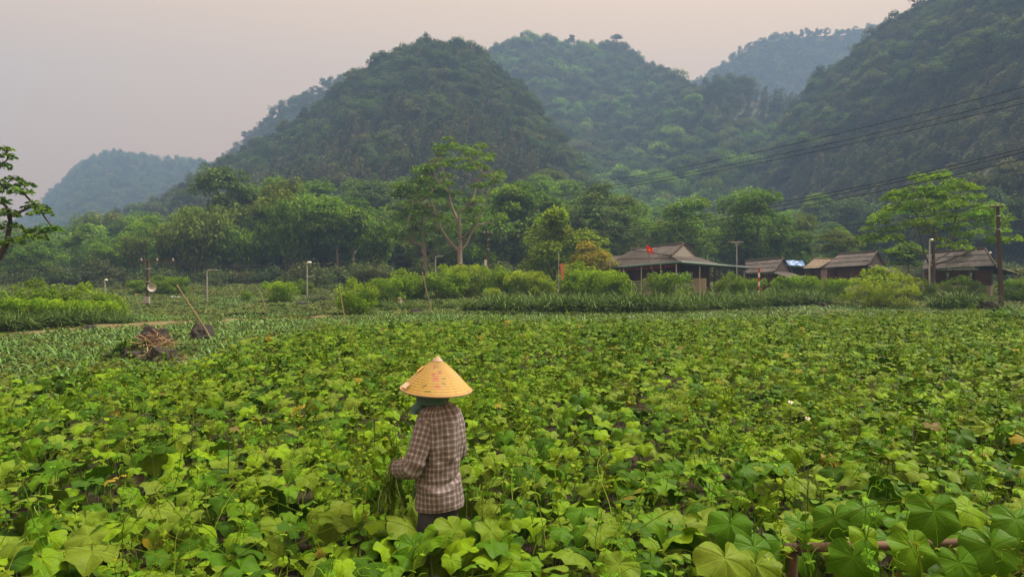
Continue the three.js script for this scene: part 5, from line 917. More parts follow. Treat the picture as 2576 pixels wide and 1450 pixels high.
// ---------------------------------------------------------------- path on its bank, boulders, heap of old stalks
{
  const edge = [[-420, 22.5], [0, 25], [150, 27.2], [300, 29.3], [420, 30.9], [560, 32.6], [700, 34.4], [800, 35.8], [840, 36.4]], g = [];
  const pos = [], idx = [], uv = [], n = 160, prof = [[-0.62, -0.05], [-0.52, 0.24], [-0.42, 0.3], [0, 0.32], [0.5, 0.3], [0.95, 0.05]];
  for (let i = 0; i <= n; i++) { const u = lerp(-420, 840, i / n), d = table(edge, u), x = bearing(u) * d, rag = noise(x * 0.8, d), gap = smooth(noise(x * 0.33 + 4, 2), 0.25, 0.45); prof.forEach((q, k) => { const dd = d + q[0] + (k < 3 ? 0.14 * rag : 0); pos.push(bearing(u) * dd, groundY(x, -dd) + q[1] * (0.85 + 0.3 * noise(x * 1.3, k)) * (1 - 0.5 * gap * (k < 5)), -dd); uv.push(x / 2, q[0]); }); }
  for (let i = 0; i < n; i++) for (let k = 0; k < prof.length - 1; k++) { const a = i * prof.length + k, b = a + prof.length; idx.push(a, b, a + 1, a + 1, b, b + 1); }
  const geo = new THREE.BufferGeometry(); geo.setAttribute('position', new THREE.Float32BufferAttribute(pos, 3)); geo.setAttribute('uv', new THREE.Float32BufferAttribute(uv, 2)); geo.setIndex(idx); geo.computeVertexNormals();
  solo('path', geo, new THREE.MeshStandardMaterial({ color: LIN(0.225, 0.205, 0.105), map: soilTone, bumpMap: soilBump, bumpScale: 0.04, roughness: 1, side: THREE.DoubleSide }), 'pale earth path on a low bank along the left corn plot', 'path', null, 'structure');
  const stoneTone = texture(256, (x, y) => { const a = wrapFbm(x, y, 7, 5), b = wrapFbm(x + 0.5, y, 30, 2), k = 0.62 + a * 0.9 + b * 0.6; const moss = smooth(wrapFbm(x + 0.2, y + 0.7, 5, 3), 0.12, 0.24); return [lerp(k, 0.62, moss * 0.5), lerp(k * 0.96, 0.7, moss * 0.5), lerp(k * 0.93, 0.35, moss * 0.5)]; });
  const stone = new THREE.MeshStandardMaterial({ color: LIN(0.062, 0.055, 0.05), map: stoneTone, roughness: 1 });
  const rockGeo = (seed, sx, sy, sz, rough = 0.3) => { const g2 = new THREE.IcosahedronGeometry(1, 11), p = g2.attributes.position; for (let i = 0; i < p.count; i++) { const v = V(p.getX(i), p.getY(i), p.getZ(i)), k = 1 + rough * fbm(v.x * 1.1 + seed, v.y * 1.1, v.z * 1.1, 5) * 2 - 0.34 * Math.abs(noise(v.x * 2.6 + seed, v.y * 2.6, v.z * 2.6)) - 0.16 * Math.abs(noise(v.x * 7, v.y * 7 + seed, v.z * 7)); v.multiplyScalar(k); p.setXYZ(i, v.x * sx, Math.max(v.y * sy + 0.12, -0.2), v.z * sz); } const m = mergeVertices((g2.deleteAttribute('normal'), g2.deleteAttribute('uv'), g2), 1e-4); m.computeVertexNormals(); const q = m.attributes.position, uv2 = []; for (let i = 0; i < q.count; i++) uv2.push(Math.atan2(q.getZ(i), q.getX(i)) / 6.2832 * 4, q.getY(i) * 1.4); m.setAttribute('uv', new THREE.Float32BufferAttribute(uv2, 2)); return m; };
  const rock = (u, d, s, label, seed) => { const m = solo('boulder', rockGeo(seed, ...s), stone, label, 'boulder'); m.position.copy(onGround(u, d)); m.rotation.y = seed; return m; };
  rock(504, 23.4, [0.42, 0.62, 0.4], 'dark boulder that the thick bamboo stake leans on', 1.2); rock(548, 23, [0.24, 0.26, 0.2], 'small stone at the foot of the thick bamboo stake', 2.4);
  rock(385, 22, [0.5, 0.62, 0.45], 'dark boulder behind the heap of old corn stalks', 3.1); rock(350, 17.4, [0.5, 0.5, 0.42], 'mossy boulder under the heap of old corn stalks', 4.7); rock(405, 16.9, [0.42, 0.48, 0.4], 'dark boulder at the right end of the stalk heap', 5.3); rock(300, 17.6, [0.4, 0.4, 0.36], 'low mossy boulder at the left end of the stalk heap', 8.3);
  rock(1047, 39.4, [0.42, 0.42, 0.4], 'brown boulder at the far edge of the corn', 6.1); rock(2066, 45.5, [0.45, 0.5, 0.4], 'dark boulder at the end of the fodder grass', 7.7); rock(2492, 42.5, [0.75, 0.75, 0.6], 'dark earthy boulder beside the rusty pole', 9.2); rock(225, 27.4, [0.35, 0.3, 0.3], 'small stone in the path bank', 10.4); rock(1215, 46, [0.9, 0.7, 0.6], 'dark earth bank at the power pole base', 11.5); rock(760, 47, [0.7, 0.35, 0.5], 'low dark stone left of the lone shrub', 12.5);
  // old stalks, each a dry cane
  const heap = thing('stalk_heap', 'heap of dry brown corn stalks thrown over the boulders', 'heap', V(bearing(375) * 17.4, 0, -17.4)), dry = [[0.3, 0.2, 0.11], [0.22, 0.13, 0.075], [0.38, 0.27, 0.15], [0.15, 0.085, 0.055]].map((c) => bark(...c)), r = rng(31);
  const caneGeo = [1, 2, 3].map((s) => { const q = rng(s); return sweep([V(-0.5, 0, 0), V(-0.1, 0.04 * (q() - 0.3), 0.03), V(0.5, 0, 0.05 * q())], [0.016, 0.014, 0.008], 5); });
  const lay = (cx, cy, cz, rx, ry, rz, n, dirBase) => { for (let i = 0; i < n; i++) { const a = r() * 6.28, q = Math.sqrt(r()), m = part(heap, 'stalk', caneGeo[i % 3], dry[Math.floor(r() * 4)]); m.position.set(cx + Math.cos(a) * q * rx, cy + ry * (1 - q * q) * r(), cz + Math.sin(a) * q * rz); m.rotation.set((r() - 0.5) * 0.9, dirBase + (r() - 0.5) * 3.1, (r() - 0.5) * 1.2); m.scale.set(0.25 + r() * 0.5, 0.4 + r() * 0.7, 0.4 + r() * 0.7); } };
  lay(0.06, 0.5, -0.15, 0.36, 0.34, 0.3, 80, 0.2); lay(0.62, 0.08, 0.35, 0.46, 0.3, 0.3, 90, -0.5); lay(0.3, 0.3, 0.3, 0.25, 0.25, 0.2, 14, -0.7);
  const mossPlants = thing('creeper', 'green creeper growing over the mossy boulders', 'creeper', heap.position.clone()); for (let i = 0; i < 190; i++) { const a = r() * 6.28, q = Math.sqrt(r()), m = part(mossPlants, 'leaf', leafGeos[i % 8], [vineMats[5], vineMats[2], vineMats[3]][i % 3]); m.position.set(-0.35 + Math.cos(a) * q * 0.8, 0.66 * (1 - q * q * 0.9) + 0.03, -0.05 + Math.sin(a) * q * 0.55); m.rotation.set(0.4 + r() * 0.6, r() * 6.28, 0, 'YXZ'); m.scale.setScalar(0.05 + r() * 0.045); }
  { const c = new THREE.SphereGeometry(0.55, 18, 10, 0, 6.2832, 0, 1.57); c.scale(1.3, 0.6, 0.8); const p = c.attributes.position; for (let i = 0; i < p.count; i++) p.setY(i, p.getY(i) * (1 + 0.3 * noise(p.getX(i) * 3, p.getZ(i) * 3))); c.computeVertexNormals(); const m = solo('covered_heap', c, new THREE.MeshStandardMaterial({ color: LIN(0.45, 0.5, 0.6), roughness: 0.5 }), 'pale blue plastic covered heap at the far end of the left plot', 'heap'); m.position.copy(onGround(440, 57)); }
}
// banana plant at the right edge
{
  const o = thing('banana_plant', 'pale banana plant behind the rusty pole at the right edge', 'banana plant', onGround(2556, 66)), r = rng(5), lm = leafMat(0.22, 0.27, 0.08, { roughness: 0.5 });
  part(o, 'stem', sweep([V(0, -0.2, 0), V(0, 1.7, 0)], [0.16, 0.1], 8), bark(0.25, 0.26, 0.14));
  for (let i = 0; i < 8; i++) { const f = new Faces(), a = i * 2.4, L = 1.7 + r() * 0.6; let prev = null; for (let k = 0; k <= 8; k++) { const t = k / 8, p = V(Math.cos(a) * L * t * 0.75, 1.6 + L * (t * 0.9 - 0.95 * t * t * (0.5 + 0.4 * r())), Math.sin(a) * L * t * 0.75), w = 0.28 * Math.sin(Math.PI * Math.min(1, t * 0.95 + 0.05)), s = V(-Math.sin(a), 0.25, Math.cos(a)), s2 = V(Math.sin(a), 0.25, -Math.cos(a)), cur = [p.clone().addScaledVector(s, w), p, p.clone().addScaledVector(s2, w)]; if (prev) { f.quad(prev[0], prev[1], cur[1], cur[0], [1, 1, 1]).quad(prev[1], prev[2], cur[2], cur[1], [0.9, 0.9, 0.9]); } prev = cur; } part(o, 'leaf', f.geo(), lm); }
}
// ---------------------------------------------------------------- the person in the vine, seen from behind, turned to the left
function fieldMesh(dist, c, half, res) {               // marching cubes over a distance field
  const mc = new MarchingCubes(res, new THREE.MeshStandardMaterial(), false, false, 260000), s = mc.size, h = s / 2;
  for (let z = 0; z < s; z++) for (let y = 0; y < s; y++) for (let x = 0; x < s; x++) mc.field[z * s * s + y * s + x] = -dist(c.x + (x - h) / h * half, c.y + (y - h) / h * half, c.z + (z - h) / h * half) * 100;
  mc.isolation = 0; mc.update();
  const n = mc.count, p = new Float32Array(n * 3);
  for (let i = 0; i < n; i++) { p[i * 3] = c.x + mc.positionArray[i * 3] * half; p[i * 3 + 1] = c.y + mc.positionArray[i * 3 + 1] * half; p[i * 3 + 2] = c.z + mc.positionArray[i * 3 + 2] * half; }
  let g = new THREE.BufferGeometry(); g.setAttribute('position', new THREE.BufferAttribute(p, 3));
  g = mergeVertices(g, 1e-5); g.computeVertexNormals();
  return g;
}
const smin = (a, b, k) => { const h = clamp(0.5 + 0.5 * (b - a) / k, 0, 1); return lerp(b, a, h) - k * h * (1 - h); };
function capsule(px, py, pz, a, b, ra, rb) { const bx = b[0] - a[0], by = b[1] - a[1], bz = b[2] - a[2], x = px - a[0], y = py - a[1], z = pz - a[2], t = clamp((x * bx + y * by + z * bz) / (bx * bx + by * by + bz * bz), 0, 1); return Math.hypot(x - bx * t, y - by * t, z - bz * t) - lerp(ra, rb, t); }
const blob = (bones, k) => (x, y, z) => { let d = 1e9; for (const b of bones) { const q = capsule(x, y, z, b[0], b[1], b[2], b[3]); d = d > 1e8 ? q : smin(d, q, b[4] ?? k); } return d; };
// local axes: +x the person's right, +z behind the person, -z ahead
const person = thing('person', 'person in conical straw hat and plaid shirt standing in the vine, seen from behind', 'person', V(-0.455, 0, -4.5), null, 0.80);
{
  const wristL = [-0.135, 0.935, -0.245], elbowL = [-0.222, 1.0, 0.03], shL = [-0.135, 1.262, 0.008];
  const wristR = [0.06, 0.95, -0.27], elbowR = [0.215, 1.02, -0.05], shR = [0.135, 1.262, 0.008];
  const bones = [
    [[-0.035, 0.86, 0], [0.035, 0.86, 0], 0.065, 0.065], [[0, 0.88, 0], [0, 1.05, 0.005], 0.08, 0.08], [[0, 1.05, 0.005], [0, 1.2, 0.01], 0.09, 0.085], [[-0.08, 1.21, 0.01], [0.08, 1.21, 0.01], 0.07, 0.07], [[0, 1.25, 0.0], [0, 1.39, -0.015], 0.05, 0.048],
    [[-0.1, 1.25, 0.008], elbowL, 0.034, 0.024], [elbowL, wristL, 0.024, 0.026], [[0.1, 1.25, 0.008], elbowR, 0.034, 0.024], [elbowR, wristR, 0.024, 0.026],
    [[-0.05, 0.8, 0], [-0.09, 0.46, -0.02], 0.06, 0.055], [[-0.095, 0.46, -0.02], [-0.095, 0.09, 0.02], 0.06, 0.04], [[-0.095, 0.06, 0.03], [-0.1, 0.035, -0.13], 0.04, 0.03],
    [[0.05, 0.8, 0], [0.09, 0.46, -0.02], 0.06, 0.055], [[0.095, 0.46, -0.02], [0.095, 0.09, 0.02], 0.06, 0.04], [[0.095, 0.06, 0.03], [0.1, 0.035, -0.13], 0.04, 0.03],
  ];
  const trunk = fieldMesh(blob(bones, 0.05), V(0, 0.72, -0.02), 0.76, 110);
  const hd = [0, 1.45, -0.035];
  const head = (x, y, z) => {                           // skull, jaw, nose, brow, ears; eyes set into sockets
    let d = capsule(x, y, z, [hd[0], hd[1] + 0.03, hd[2] + 0.02], [hd[0], hd[1] + 0.01, hd[2] - 0.01], 0.088, 0.084);
    d = smin(d, capsule(x, y, z, [0, hd[1] - 0.03, hd[2] - 0.03], [0, hd[1] - 0.085, hd[2] - 0.055], 0.062, 0.034), 0.04);
    d = smin(d, capsule(x, y, z, [0, hd[1] + 0.0, hd[2] - 0.092], [0, hd[1] - 0.035, hd[2] - 0.108], 0.009, 0.014), 0.015);
    d = smin(d, capsule(x, y, z, [-0.03, hd[1] + 0.022, hd[2] - 0.085], [0.03, hd[1] + 0.022, hd[2] - 0.085], 0.012, 0.012), 0.015);
    d = smin(d, capsule(x, y, z, [-0.018, hd[1] - 0.062, hd[2] - 0.09], [0.018, hd[1] - 0.062, hd[2] - 0.09], 0.008, 0.008), 0.012);
    for (const s of [-1, 1]) { d = Math.max(d, -(Math.hypot(x - s * 0.032, y - hd[1] - 0.003, z - hd[2] + 0.1) - 0.017)); d = Math.min(d, Math.hypot(x - s * 0.032, y - hd[1] - 0.003, z - hd[2] + 0.083) - 0.013); d = smin(d, capsule(x, y, z, [s * 0.086, hd[1] + 0.015, hd[2] + 0.012], [s * 0.09, hd[1] - 0.025, hd[2] + 0.004], 0.014, 0.009), 0.01); }
    return smin(d, capsule(x, y, z, [0, 1.36, -0.01], [0, 1.44, -0.02], 0.05, 0.05), 0.03);
  };
  const headGeo = fieldMesh(head, V(0, 1.46, -0.05), 0.17, 90);
  const hand = (w, side, dir) => {                       // palm, four curled fingers, thumb from the side of the palm
    const P = (f, u, s) => [w[0] + dir[0] * f + side * s * 0.6, w[1] + dir[1] * f + u, w[2] + dir[2] * f - s * 0.4];
    const b = [[P(-0.02, 0, 0), P(0.03, 0, 0), 0.026, 0.024], [P(0.03, 0.02, 0), P(0.07, 0.022, 0), 0.017, 0.016], [P(0.03, -0.02, 0), P(0.065, -0.02, 0), 0.017, 0.015]];
    [[0.028, 0.075, 0.03], [0.01, 0.08, 0.034], [-0.008, 0.077, 0.032], [-0.025, 0.07, 0.026]].forEach(([u, f, l]) => { b.push([P(f - 0.01, u, 0), P(f + l * 0.7, u - 0.004, 0.012), 0.0095, 0.009, 0.008], [P(f + l * 0.7, u - 0.004, 0.012), P(f + l * 0.75, u - 0.008, 0.04), 0.009, 0.0085, 0.006], [P(f + l * 0.75, u - 0.008, 0.04), P(f + l * 0.2, u - 0.01, 0.052), 0.0085, 0.007, 0.006]); });
    b.push([P(0.005, 0.018, 0.012), P(0.035, 0.03, 0.04), 0.012, 0.0105, 0.01], [P(0.035, 0.03, 0.04), P(0.065, 0.025, 0.052), 0.0105, 0.008, 0.006]);
    return fieldMesh(blob(b, 0.012), V(w[0] + dir[0] * 0.05, w[1] + dir[1] * 0.05, w[2] + dir[2] * 0.05), 0.13, 84);
  };
  const skin = new THREE.MeshPhysicalMaterial({ color: LIN(0.30, 0.165, 0.105), roughness: 0.6 });
  part(person, 'body', join([trunk, headGeo, hand(wristL, 1, [0.12, -0.25, -0.96]), hand(wristR, -1, [-0.25, -0.2, -0.94])].map((g) => { const q = g.index ? g.toNonIndexed() : g; return q; })), skin);

  // plaid cloth: uv in metres
  const plaid = texture(256, (x, y) => {
    const px = x * 4, py = y * 4, f = (t) => t - Math.floor(t);
    const band = (t) => { const a = f(t); return [Math.exp(-(((a - 0.25) / 0.13) ** 2)), Math.exp(-(((a - 0.72) / 0.05) ** 2)) + 0.6 * Math.exp(-(((a - 0.9) / 0.03) ** 2))]; };
    const [wx, lx] = band(px), [wy, ly] = band(py), thread = 0.94 + 0.12 * ((Math.floor(x * 256) + Math.floor(y * 256)) % 2), fade = 0.92 + wrapFbm(x, y, 5, 3) * 0.35;
    const base = [0.46, 0.415, 0.40], pale = [0.74, 0.745, 0.78], mar = [0.35, 0.265, 0.25];
    const k = clamp((wx + wy) * 0.56, 0, 1), m = clamp((lx + ly) * 0.42, 0, 1);
    return [0, 1, 2].map((i) => lerp(lerp(base[i], pale[i], k), mar[i], m) * thread * fade);
  }, 1, true);
  plaid.repeat.set(1 / 0.135, 1 / 0.135);
  const weave = texture(128, (x, y) => { const k = 0.5 + 0.25 * Math.sin(x * 128 * 1.57) * Math.sin(y * 128 * 1.57) + wrapFbm(x, y, 6, 3) * 0.4; return [k, k, k]; }, 14);
  const cloth = new THREE.MeshPhysicalMaterial({ color: LIN(1, 0.98, 0.97), map: plaid, bumpMap: weave, bumpScale: 0.002, roughness: 0.95, sheen: 0.2, sheenColor: LIN(0.4, 0.35, 0.32), side: THREE.DoubleSide });
  const loft = (rings, S, fn) => {                       // rings of {c, a (unit), b (unit), ra, rb, v}
    const pos = [], uv = [], idx = [];
    rings.forEach((q, j) => { for (let k = 0; k <= S; k++) { const w = k / S * 6.28318, ca = Math.cos(w), sa = Math.sin(w), e = 2 / (q.pow ?? 2.3), x = Math.sign(ca) * Math.abs(ca) ** e * q.ra, z = Math.sign(sa) * Math.abs(sa) ** e * q.rb, p = q.c.clone().addScaledVector(q.a, x).addScaledVector(q.b, z), out = p.clone().sub(q.c).normalize(); p.addScaledVector(out, fn(w, q, j, p)); pos.push(p.x, p.y, p.z); uv.push(k / S * q.girth, q.v); } });
    for (let j = 0; j < rings.length - 1; j++) for (let k = 0; k < S; k++) { const a = j * (S + 1) + k, b = a + S + 1; idx.push(a, b, a + 1, a + 1, b, b + 1); }
    const g = new THREE.BufferGeometry(); g.setAttribute('position', new THREE.Float32BufferAttribute(pos, 3)); g.setAttribute('uv', new THREE.Float32BufferAttribute(uv, 2)); g.setIndex(idx); g.computeVertexNormals(); return g;
  };
  const X = V(1, 0, 0), Z = V(0, 0, 1);
  // torso: height, half width, half depth, shift back
  const T = [[0.725, 0.19, 0.142, 0.012], [0.76, 0.188, 0.142, 0.012], [0.80, 0.184, 0.138, 0.01], [0.86, 0.178, 0.132, 0.008], [0.91, 0.17, 0.126, 0.004], [0.945, 0.166, 0.122, 0.0], [0.98, 0.168, 0.124, 0.004], [1.05, 0.172, 0.125, 0.008], [1.12, 0.177, 0.125, 0.012], [1.19, 0.182, 0.122, 0.015], [1.25, 0.183, 0.115, 0.014], [1.29, 0.172, 0.102, 0.01], [1.32, 0.145, 0.088, 0.006], [1.345, 0.108, 0.076, 0.0], [1.365, 0.078, 0.07, -0.006], [1.38, 0.066, 0.066, -0.01]];
  const rings = [];
  for (let i = 0; i < 84; i++) { const f = i / 83 * (T.length - 1), j = Math.min(T.length - 2, Math.floor(f)), t = f - j, q = T[j].map((e, k) => lerp(e, T[j + 1][k], t)); rings.push({ c: V(0, q[0], q[3]), a: X, b: Z, ra: q[1] * (q[0] > 1.3 ? 0.95 : q[0] > 1.1 ? 0.88 : q[0] > 0.88 ? 0.82 : 0.84), rb: q[2] * 0.86, girth: 0.92, v: q[0] }); }
  const torso = loft(rings, 96, (w, q, j, p) => {
    const y = q.c.y, low = smooth(y, 1.02, 0.84), back = Math.sin(w);
    let d = 0.02 * fbm(p.x * 5, y * 8, p.z * 5) + 0.012 * fbm(p.x * 13, y * 6 + 3, p.z * 13);
    d += 0.010 * Math.sin(w * 7 + y * 9) * low * smooth(y, 0.72, 0.8);                              // hang of the hem
    d += -0.012 * Math.exp(-(((y - 0.905 - 0.03 * Math.sin(w * 2 + 0.6)) / 0.016) ** 2)) * (0.5 + 0.5 * back);  // belt fold
    d += 0.009 * Math.exp(-(((y - 0.875 - 0.03 * Math.sin(w * 2 + 0.6)) / 0.022) ** 2));
    d += 0.006 * Math.exp(-(((y - 1.232) / 0.006) ** 2)) * smooth(back, 0.1, 0.4);                    // yoke seam
    d += -0.007 * Math.exp(-(((Math.abs(p.x) - 0.062) / 0.007) ** 2)) * smooth(y, 1.03, 1.2) * smooth(1.24 - y, 0, 0.01) * smooth(back, 0.1, 0.5);  // pleats below it
    return d;
  });
  const sleeve = (a, b, c, seed) => {
    const A = V(a[0] * 0.62, a[1] + 0.028, a[2]), B = V(...b), C = V(...c), rg = [], N = 62; let prev = null, run = 0, sideV = V(0.3, 0, 1);
    for (let i = 0; i < N; i++) {
      const t = i / (N - 1), P = (k) => { if (k < 0.46) return A.clone().lerp(B, k / 0.54); if (k > 0.62) return B.clone().lerp(C, (k - 0.54) / 0.46); const q = (k - 0.46) / 0.16, p0 = A.clone().lerp(B, 0.46 / 0.54), p2 = B.clone().lerp(C, 0.08 / 0.46); return p0.multiplyScalar((1 - q) ** 2).addScaledVector(B, 2 * q * (1 - q)).addScaledVector(p2, q * q); };
      const p = P(t), d = P(Math.min(1, t + 0.01)).sub(P(Math.max(0, t - 0.01))).normalize(), u = sideV.clone().addScaledVector(d, -sideV.dot(d)).normalize(), w = d.clone().cross(u); sideV = u;
      if (prev) run += p.distanceTo(prev); prev = p;
      const r0 = t < 0.07 ? 0.012 + 0.058 * Math.sqrt(1 - (1 - t / 0.07) ** 2) : t < 0.1 ? 0.07 : t < 0.54 ? lerp(0.07, 0.06, (t - 0.1) / 0.44) : t < 0.9 ? lerp(0.063, 0.054, (t - 0.54) / 0.36) : lerp(0.054, 0.04, (t - 0.9) / 0.1);
      rg.push({ c: p, a: u, b: w, ra: r0, rb: r0 * 0.95, pow: 2, girth: 0.45, v: run, t });
    }
    return loft(rg, 48, (w, q, j, p) => { const bendFold = Math.exp(-(((q.t - 0.55) / 0.12) ** 2)), cuff = smooth(q.t, 0.7, 0.9); return 0.010 * fbm(p.x * 9 + seed, p.y * 9, p.z * 9) + 0.009 * Math.sin(q.t * 62 + 2 * Math.cos(w + seed) * 1.4) * bendFold + 0.006 * Math.sin(q.t * 80 + Math.cos(w * 2)) * cuff + 0.006 * fbm(w * 1.3, q.t * 14, seed); });
  };
  const collar = (() => { const rg = []; for (let i = 0; i <= 8; i++) { const t = i / 8; rg.push({ c: V(0, 1.372 + 0.05 * Math.sin(t * 1.9) , -0.008), a: X, b: Z, ra: 0.066 + 0.016 * t + (t > 0.6 ? (t - 0.6) * 0.02 : 0), rb: 0.066 + 0.014 * t, pow: 2, girth: 0.45, v: t * 0.07 }); } return loft(rg, 40, (w) => 0.003 * Math.sin(w * 5)); })();
  const shirt = part(person, 'plaid_shirt', join([torso, collar]), cloth);
  part(shirt, 'sleeve', sleeve(shL, elbowL, [-0.14, 0.94, -0.235], 3), cloth);
  part(shirt, 'sleeve', sleeve(shR, elbowR, [0.075, 0.955, -0.25], 8), cloth);
  // trousers
  const tr = new THREE.MeshStandardMaterial({ color: LIN(0.055, 0.055, 0.068), roughness: 0.95, bumpMap: weave, bumpScale: 0.002 });
  const tb = [[[-0.04, 0.84, 0.004], [0.04, 0.84, 0.004], 0.072, 0.072], [[-0.042, 0.77, 0.005], [0.042, 0.77, 0.005], 0.08, 0.08], [[-0.055, 0.74, 0.005], [-0.09, 0.42, -0.02], 0.078, 0.078], [[-0.1, 0.42, -0.02], [-0.1, 0.1, 0.01], 0.082, 0.07], [[0.055, 0.74, 0.005], [0.09, 0.42, -0.02], 0.078, 0.078], [[0.1, 0.42, -0.02], [0.1, 0.1, 0.01], 0.082, 0.07]], tf = blob(tb, 0.05);
  part(person, 'trousers', fieldMesh((x, y, z) => tf(x, y, z) + 0.012 * fbm(x * 9, y * 6, z * 9), V(0, 0.52, 0), 0.5, 80), tr);
  // scarf: wound round head and neck under the hat, one end hanging in front
  const teal = new THREE.MeshPhysicalMaterial({ color: LIN(0.075, 0.155, 0.15), roughness: 0.95, sheen: 0.25, sheenColor: LIN(0.2, 0.35, 0.33), bumpMap: weave, bumpScale: 0.002, side: THREE.DoubleSide });
  const S = [[1.3, 0.128, 0.125, -0.07], [1.33, 0.12, 0.118, -0.055], [1.365, 0.104, 0.105, -0.04], [1.40, 0.093, 0.1, -0.032], [1.44, 0.093, 0.103, -0.03], [1.49, 0.1, 0.112, -0.03], [1.525, 0.094, 0.104, -0.03], [1.555, 0.065, 0.075, -0.03], [1.57, 0.03, 0.035, -0.03]], sr = [];
  for (let i = 0; i < 44; i++) { const f = i / 43 * (S.length - 1), j = Math.min(S.length - 2, Math.floor(f)), t = f - j, q = S[j].map((e, k) => lerp(e, S[j + 1][k], t)); sr.push({ c: V(-0.012, q[0], q[3]), a: X, b: Z, ra: q[1], rb: q[2], pow: 2, girth: 0.6, v: q[0] }); }
  part(person, 'scarf', loft(sr, 64, (w, q, j, p) => { const y = q.c.y, front = smooth(-Math.sin(w), 0.55, 0.9) * smooth(y, 1.4, 1.44) * smooth(1.53 - y, 0, 0.02); return 0.006 * Math.sin(y * 130 + 2.6 * Math.cos(w - 0.8)) * smooth(1.47 - y, 0, 0.03) + 0.006 * fbm(p.x * 14, y * 14, p.z * 14) - 0.03 * front - (Math.sin(w) > 0.15 && y < 1.36 ? 0.03 : 0); }), teal);

  // conical hat: woven straw over thin rings, with a faded print of roses on the back
  const hat = new THREE.Group(); hat.name = 'conical_hat'; hat.position.set(0.0, 1.447, -0.02); hat.rotation.set(0.085, 0, 0.01); person.add(hat);
  hat.userData.label = 'yellow conical straw hat with faded rose print';
  const RB = 0.219, HH = 0.192, prof = [];
  for (let i = 0; i <= 64; i++) { const t = i / 64, rr = 0.012 + (RB - 0.012) * t, y = HH * (1 - t) + 0.012 * Math.sin(t * Math.PI) + 0.0011 * Math.cos(t * Math.PI * 32); prof.push(new THREE.Vector2(rr, y)); }
  const cone = new THREE.LatheGeometry(prof, 96);
  const cv = document.createElement('canvas'); cv.width = 1536; cv.height = 512; const c = cv.getContext('2d');
  c.fillStyle = '#cfae58'; c.fillRect(0, 0, 1536, 512);
  const hr = rng(88);
  for (let i = 0; i < 900; i++) { const x = hr() * 1536, w = 1 + hr() * 4; c.fillStyle = `rgba(${hr() < 0.5 ? '248,205,105' : '176,124,40'},${0.05 + hr() * 0.16})`; c.fillRect(x, 0, w, 512); }
  for (let y = 0; y < 512; y += 16) { c.fillStyle = 'rgba(140,96,30,0.30)'; c.fillRect(0, y, 1536, 2.5); for (let x = 0; x < 1536; x += 9) { c.fillStyle = `rgba(${hr() < 0.5 ? '255,222,130' : '150,104,36'},0.22)`; c.fillRect(x + ((y / 16) % 2) * 4, y + 4, 5, 9); } }
  for (let i = 0; i < 70; i++) { c.fillStyle = `rgba(120,80,30,${0.03 + hr() * 0.07})`; c.beginPath(); c.ellipse(hr() * 1536, hr() * 512, 8 + hr() * 50, 5 + hr() * 22, hr() * 3, 0, 6.29); c.fill(); }
  const rose = (x, y, s) => { for (let k = 0; k < 16; k++) { const a = k * 2.4, q = s * (1 - k / 17), px = x + Math.cos(a) * q * 0.42, py = y + Math.sin(a) * q * 0.42; c.fillStyle = ['rgba(214,140,110,0.42)', 'rgba(200,116,92,0.36)', 'rgba(228,166,126,0.4)', 'rgba(180,92,76,0.3)'][k % 4]; c.beginPath(); c.ellipse(px, py, q * 0.55, q * 0.42, a, 0, 6.29); c.fill(); c.strokeStyle = 'rgba(150,74,58,0.3)'; c.lineWidth = 2; c.stroke(); } };
  const sprig = (x, y, a, s) => { c.fillStyle = 'rgba(118,124,48,0.6)'; c.beginPath(); c.ellipse(x, y, s, s * 0.42, a, 0, 6.29); c.fill(); c.strokeStyle = 'rgba(86,92,36,0.5)'; c.lineWidth = 2; c.stroke(); };
  const bx = 1536 * 0.885;                              // the side of the cone that faces the field bank
  for (const [x, y, a] of [[-52, 60, 0.6], [60, 110, -0.5], [88, 200, 0.3], [-95, 300, 0.9], [-60, 360, 0.2], [70, 260, -0.8], [20, 40, 1.2]]) sprig(bx + x, 512 - y - 96 + 0, a, 26);
  rose(bx - 6, 512 - 300, 62); rose(bx + 40, 512 - 220, 48); rose(bx - 56, 512 - 130, 56); rose(bx + 14, 512 - 395, 34); rose(bx - 40, 512 - 245, 38);
  const ht = new THREE.CanvasTexture(cv); ht.colorSpace = THREE.SRGBColorSpace; ht.wrapS = THREE.RepeatWrapping;
  const strawBump = texture(256, (x, y) => { const k = 0.5 + 0.3 * Math.sin(x * 256 * 0.8) + wrapFbm(x, y, 20, 2) * 0.5; return [k, k, k]; }); strawBump.repeat.set(6, 1);
  part(hat, 'straw_cone', cone, new THREE.MeshPhysicalMaterial({ map: ht, color: LIN(0.8, 0.78, 0.66), bumpMap: strawBump, bumpScale: 0.0015, roughness: 0.55, transmission: 0.12, thickness: 0, side: THREE.DoubleSide }));
  const rim = new THREE.TorusGeometry(RB, 0.006, 8, 96); rim.rotateX(Math.PI / 2); part(hat, 'rim', rim, new THREE.MeshStandardMaterial({ color: LIN(0.34, 0.22, 0.12), roughness: 0.8 }));
  const cap = new THREE.LatheGeometry([[0.0, 0.209], [0.006, 0.205], [0.034, 0.179], [0.033, 0.176], [0.0, 0.182]].map((q) => new THREE.Vector2(...q)), 32); part(hat, 'peak_cap', cap, new THREE.MeshStandardMaterial({ color: LIN(0.42, 0.31, 0.23), roughness: 0.7 }));
  for (let k = 1; k < 4; k++) { const t = k / 4, g = new THREE.TorusGeometry(0.012 + (RB - 0.012) * t - 0.006, 0.003, 5, 60); g.rotateX(Math.PI / 2); g.translate(0, HH * (1 - t), 0); part(hat, 'inner_ring', g, M.barkGrey); }
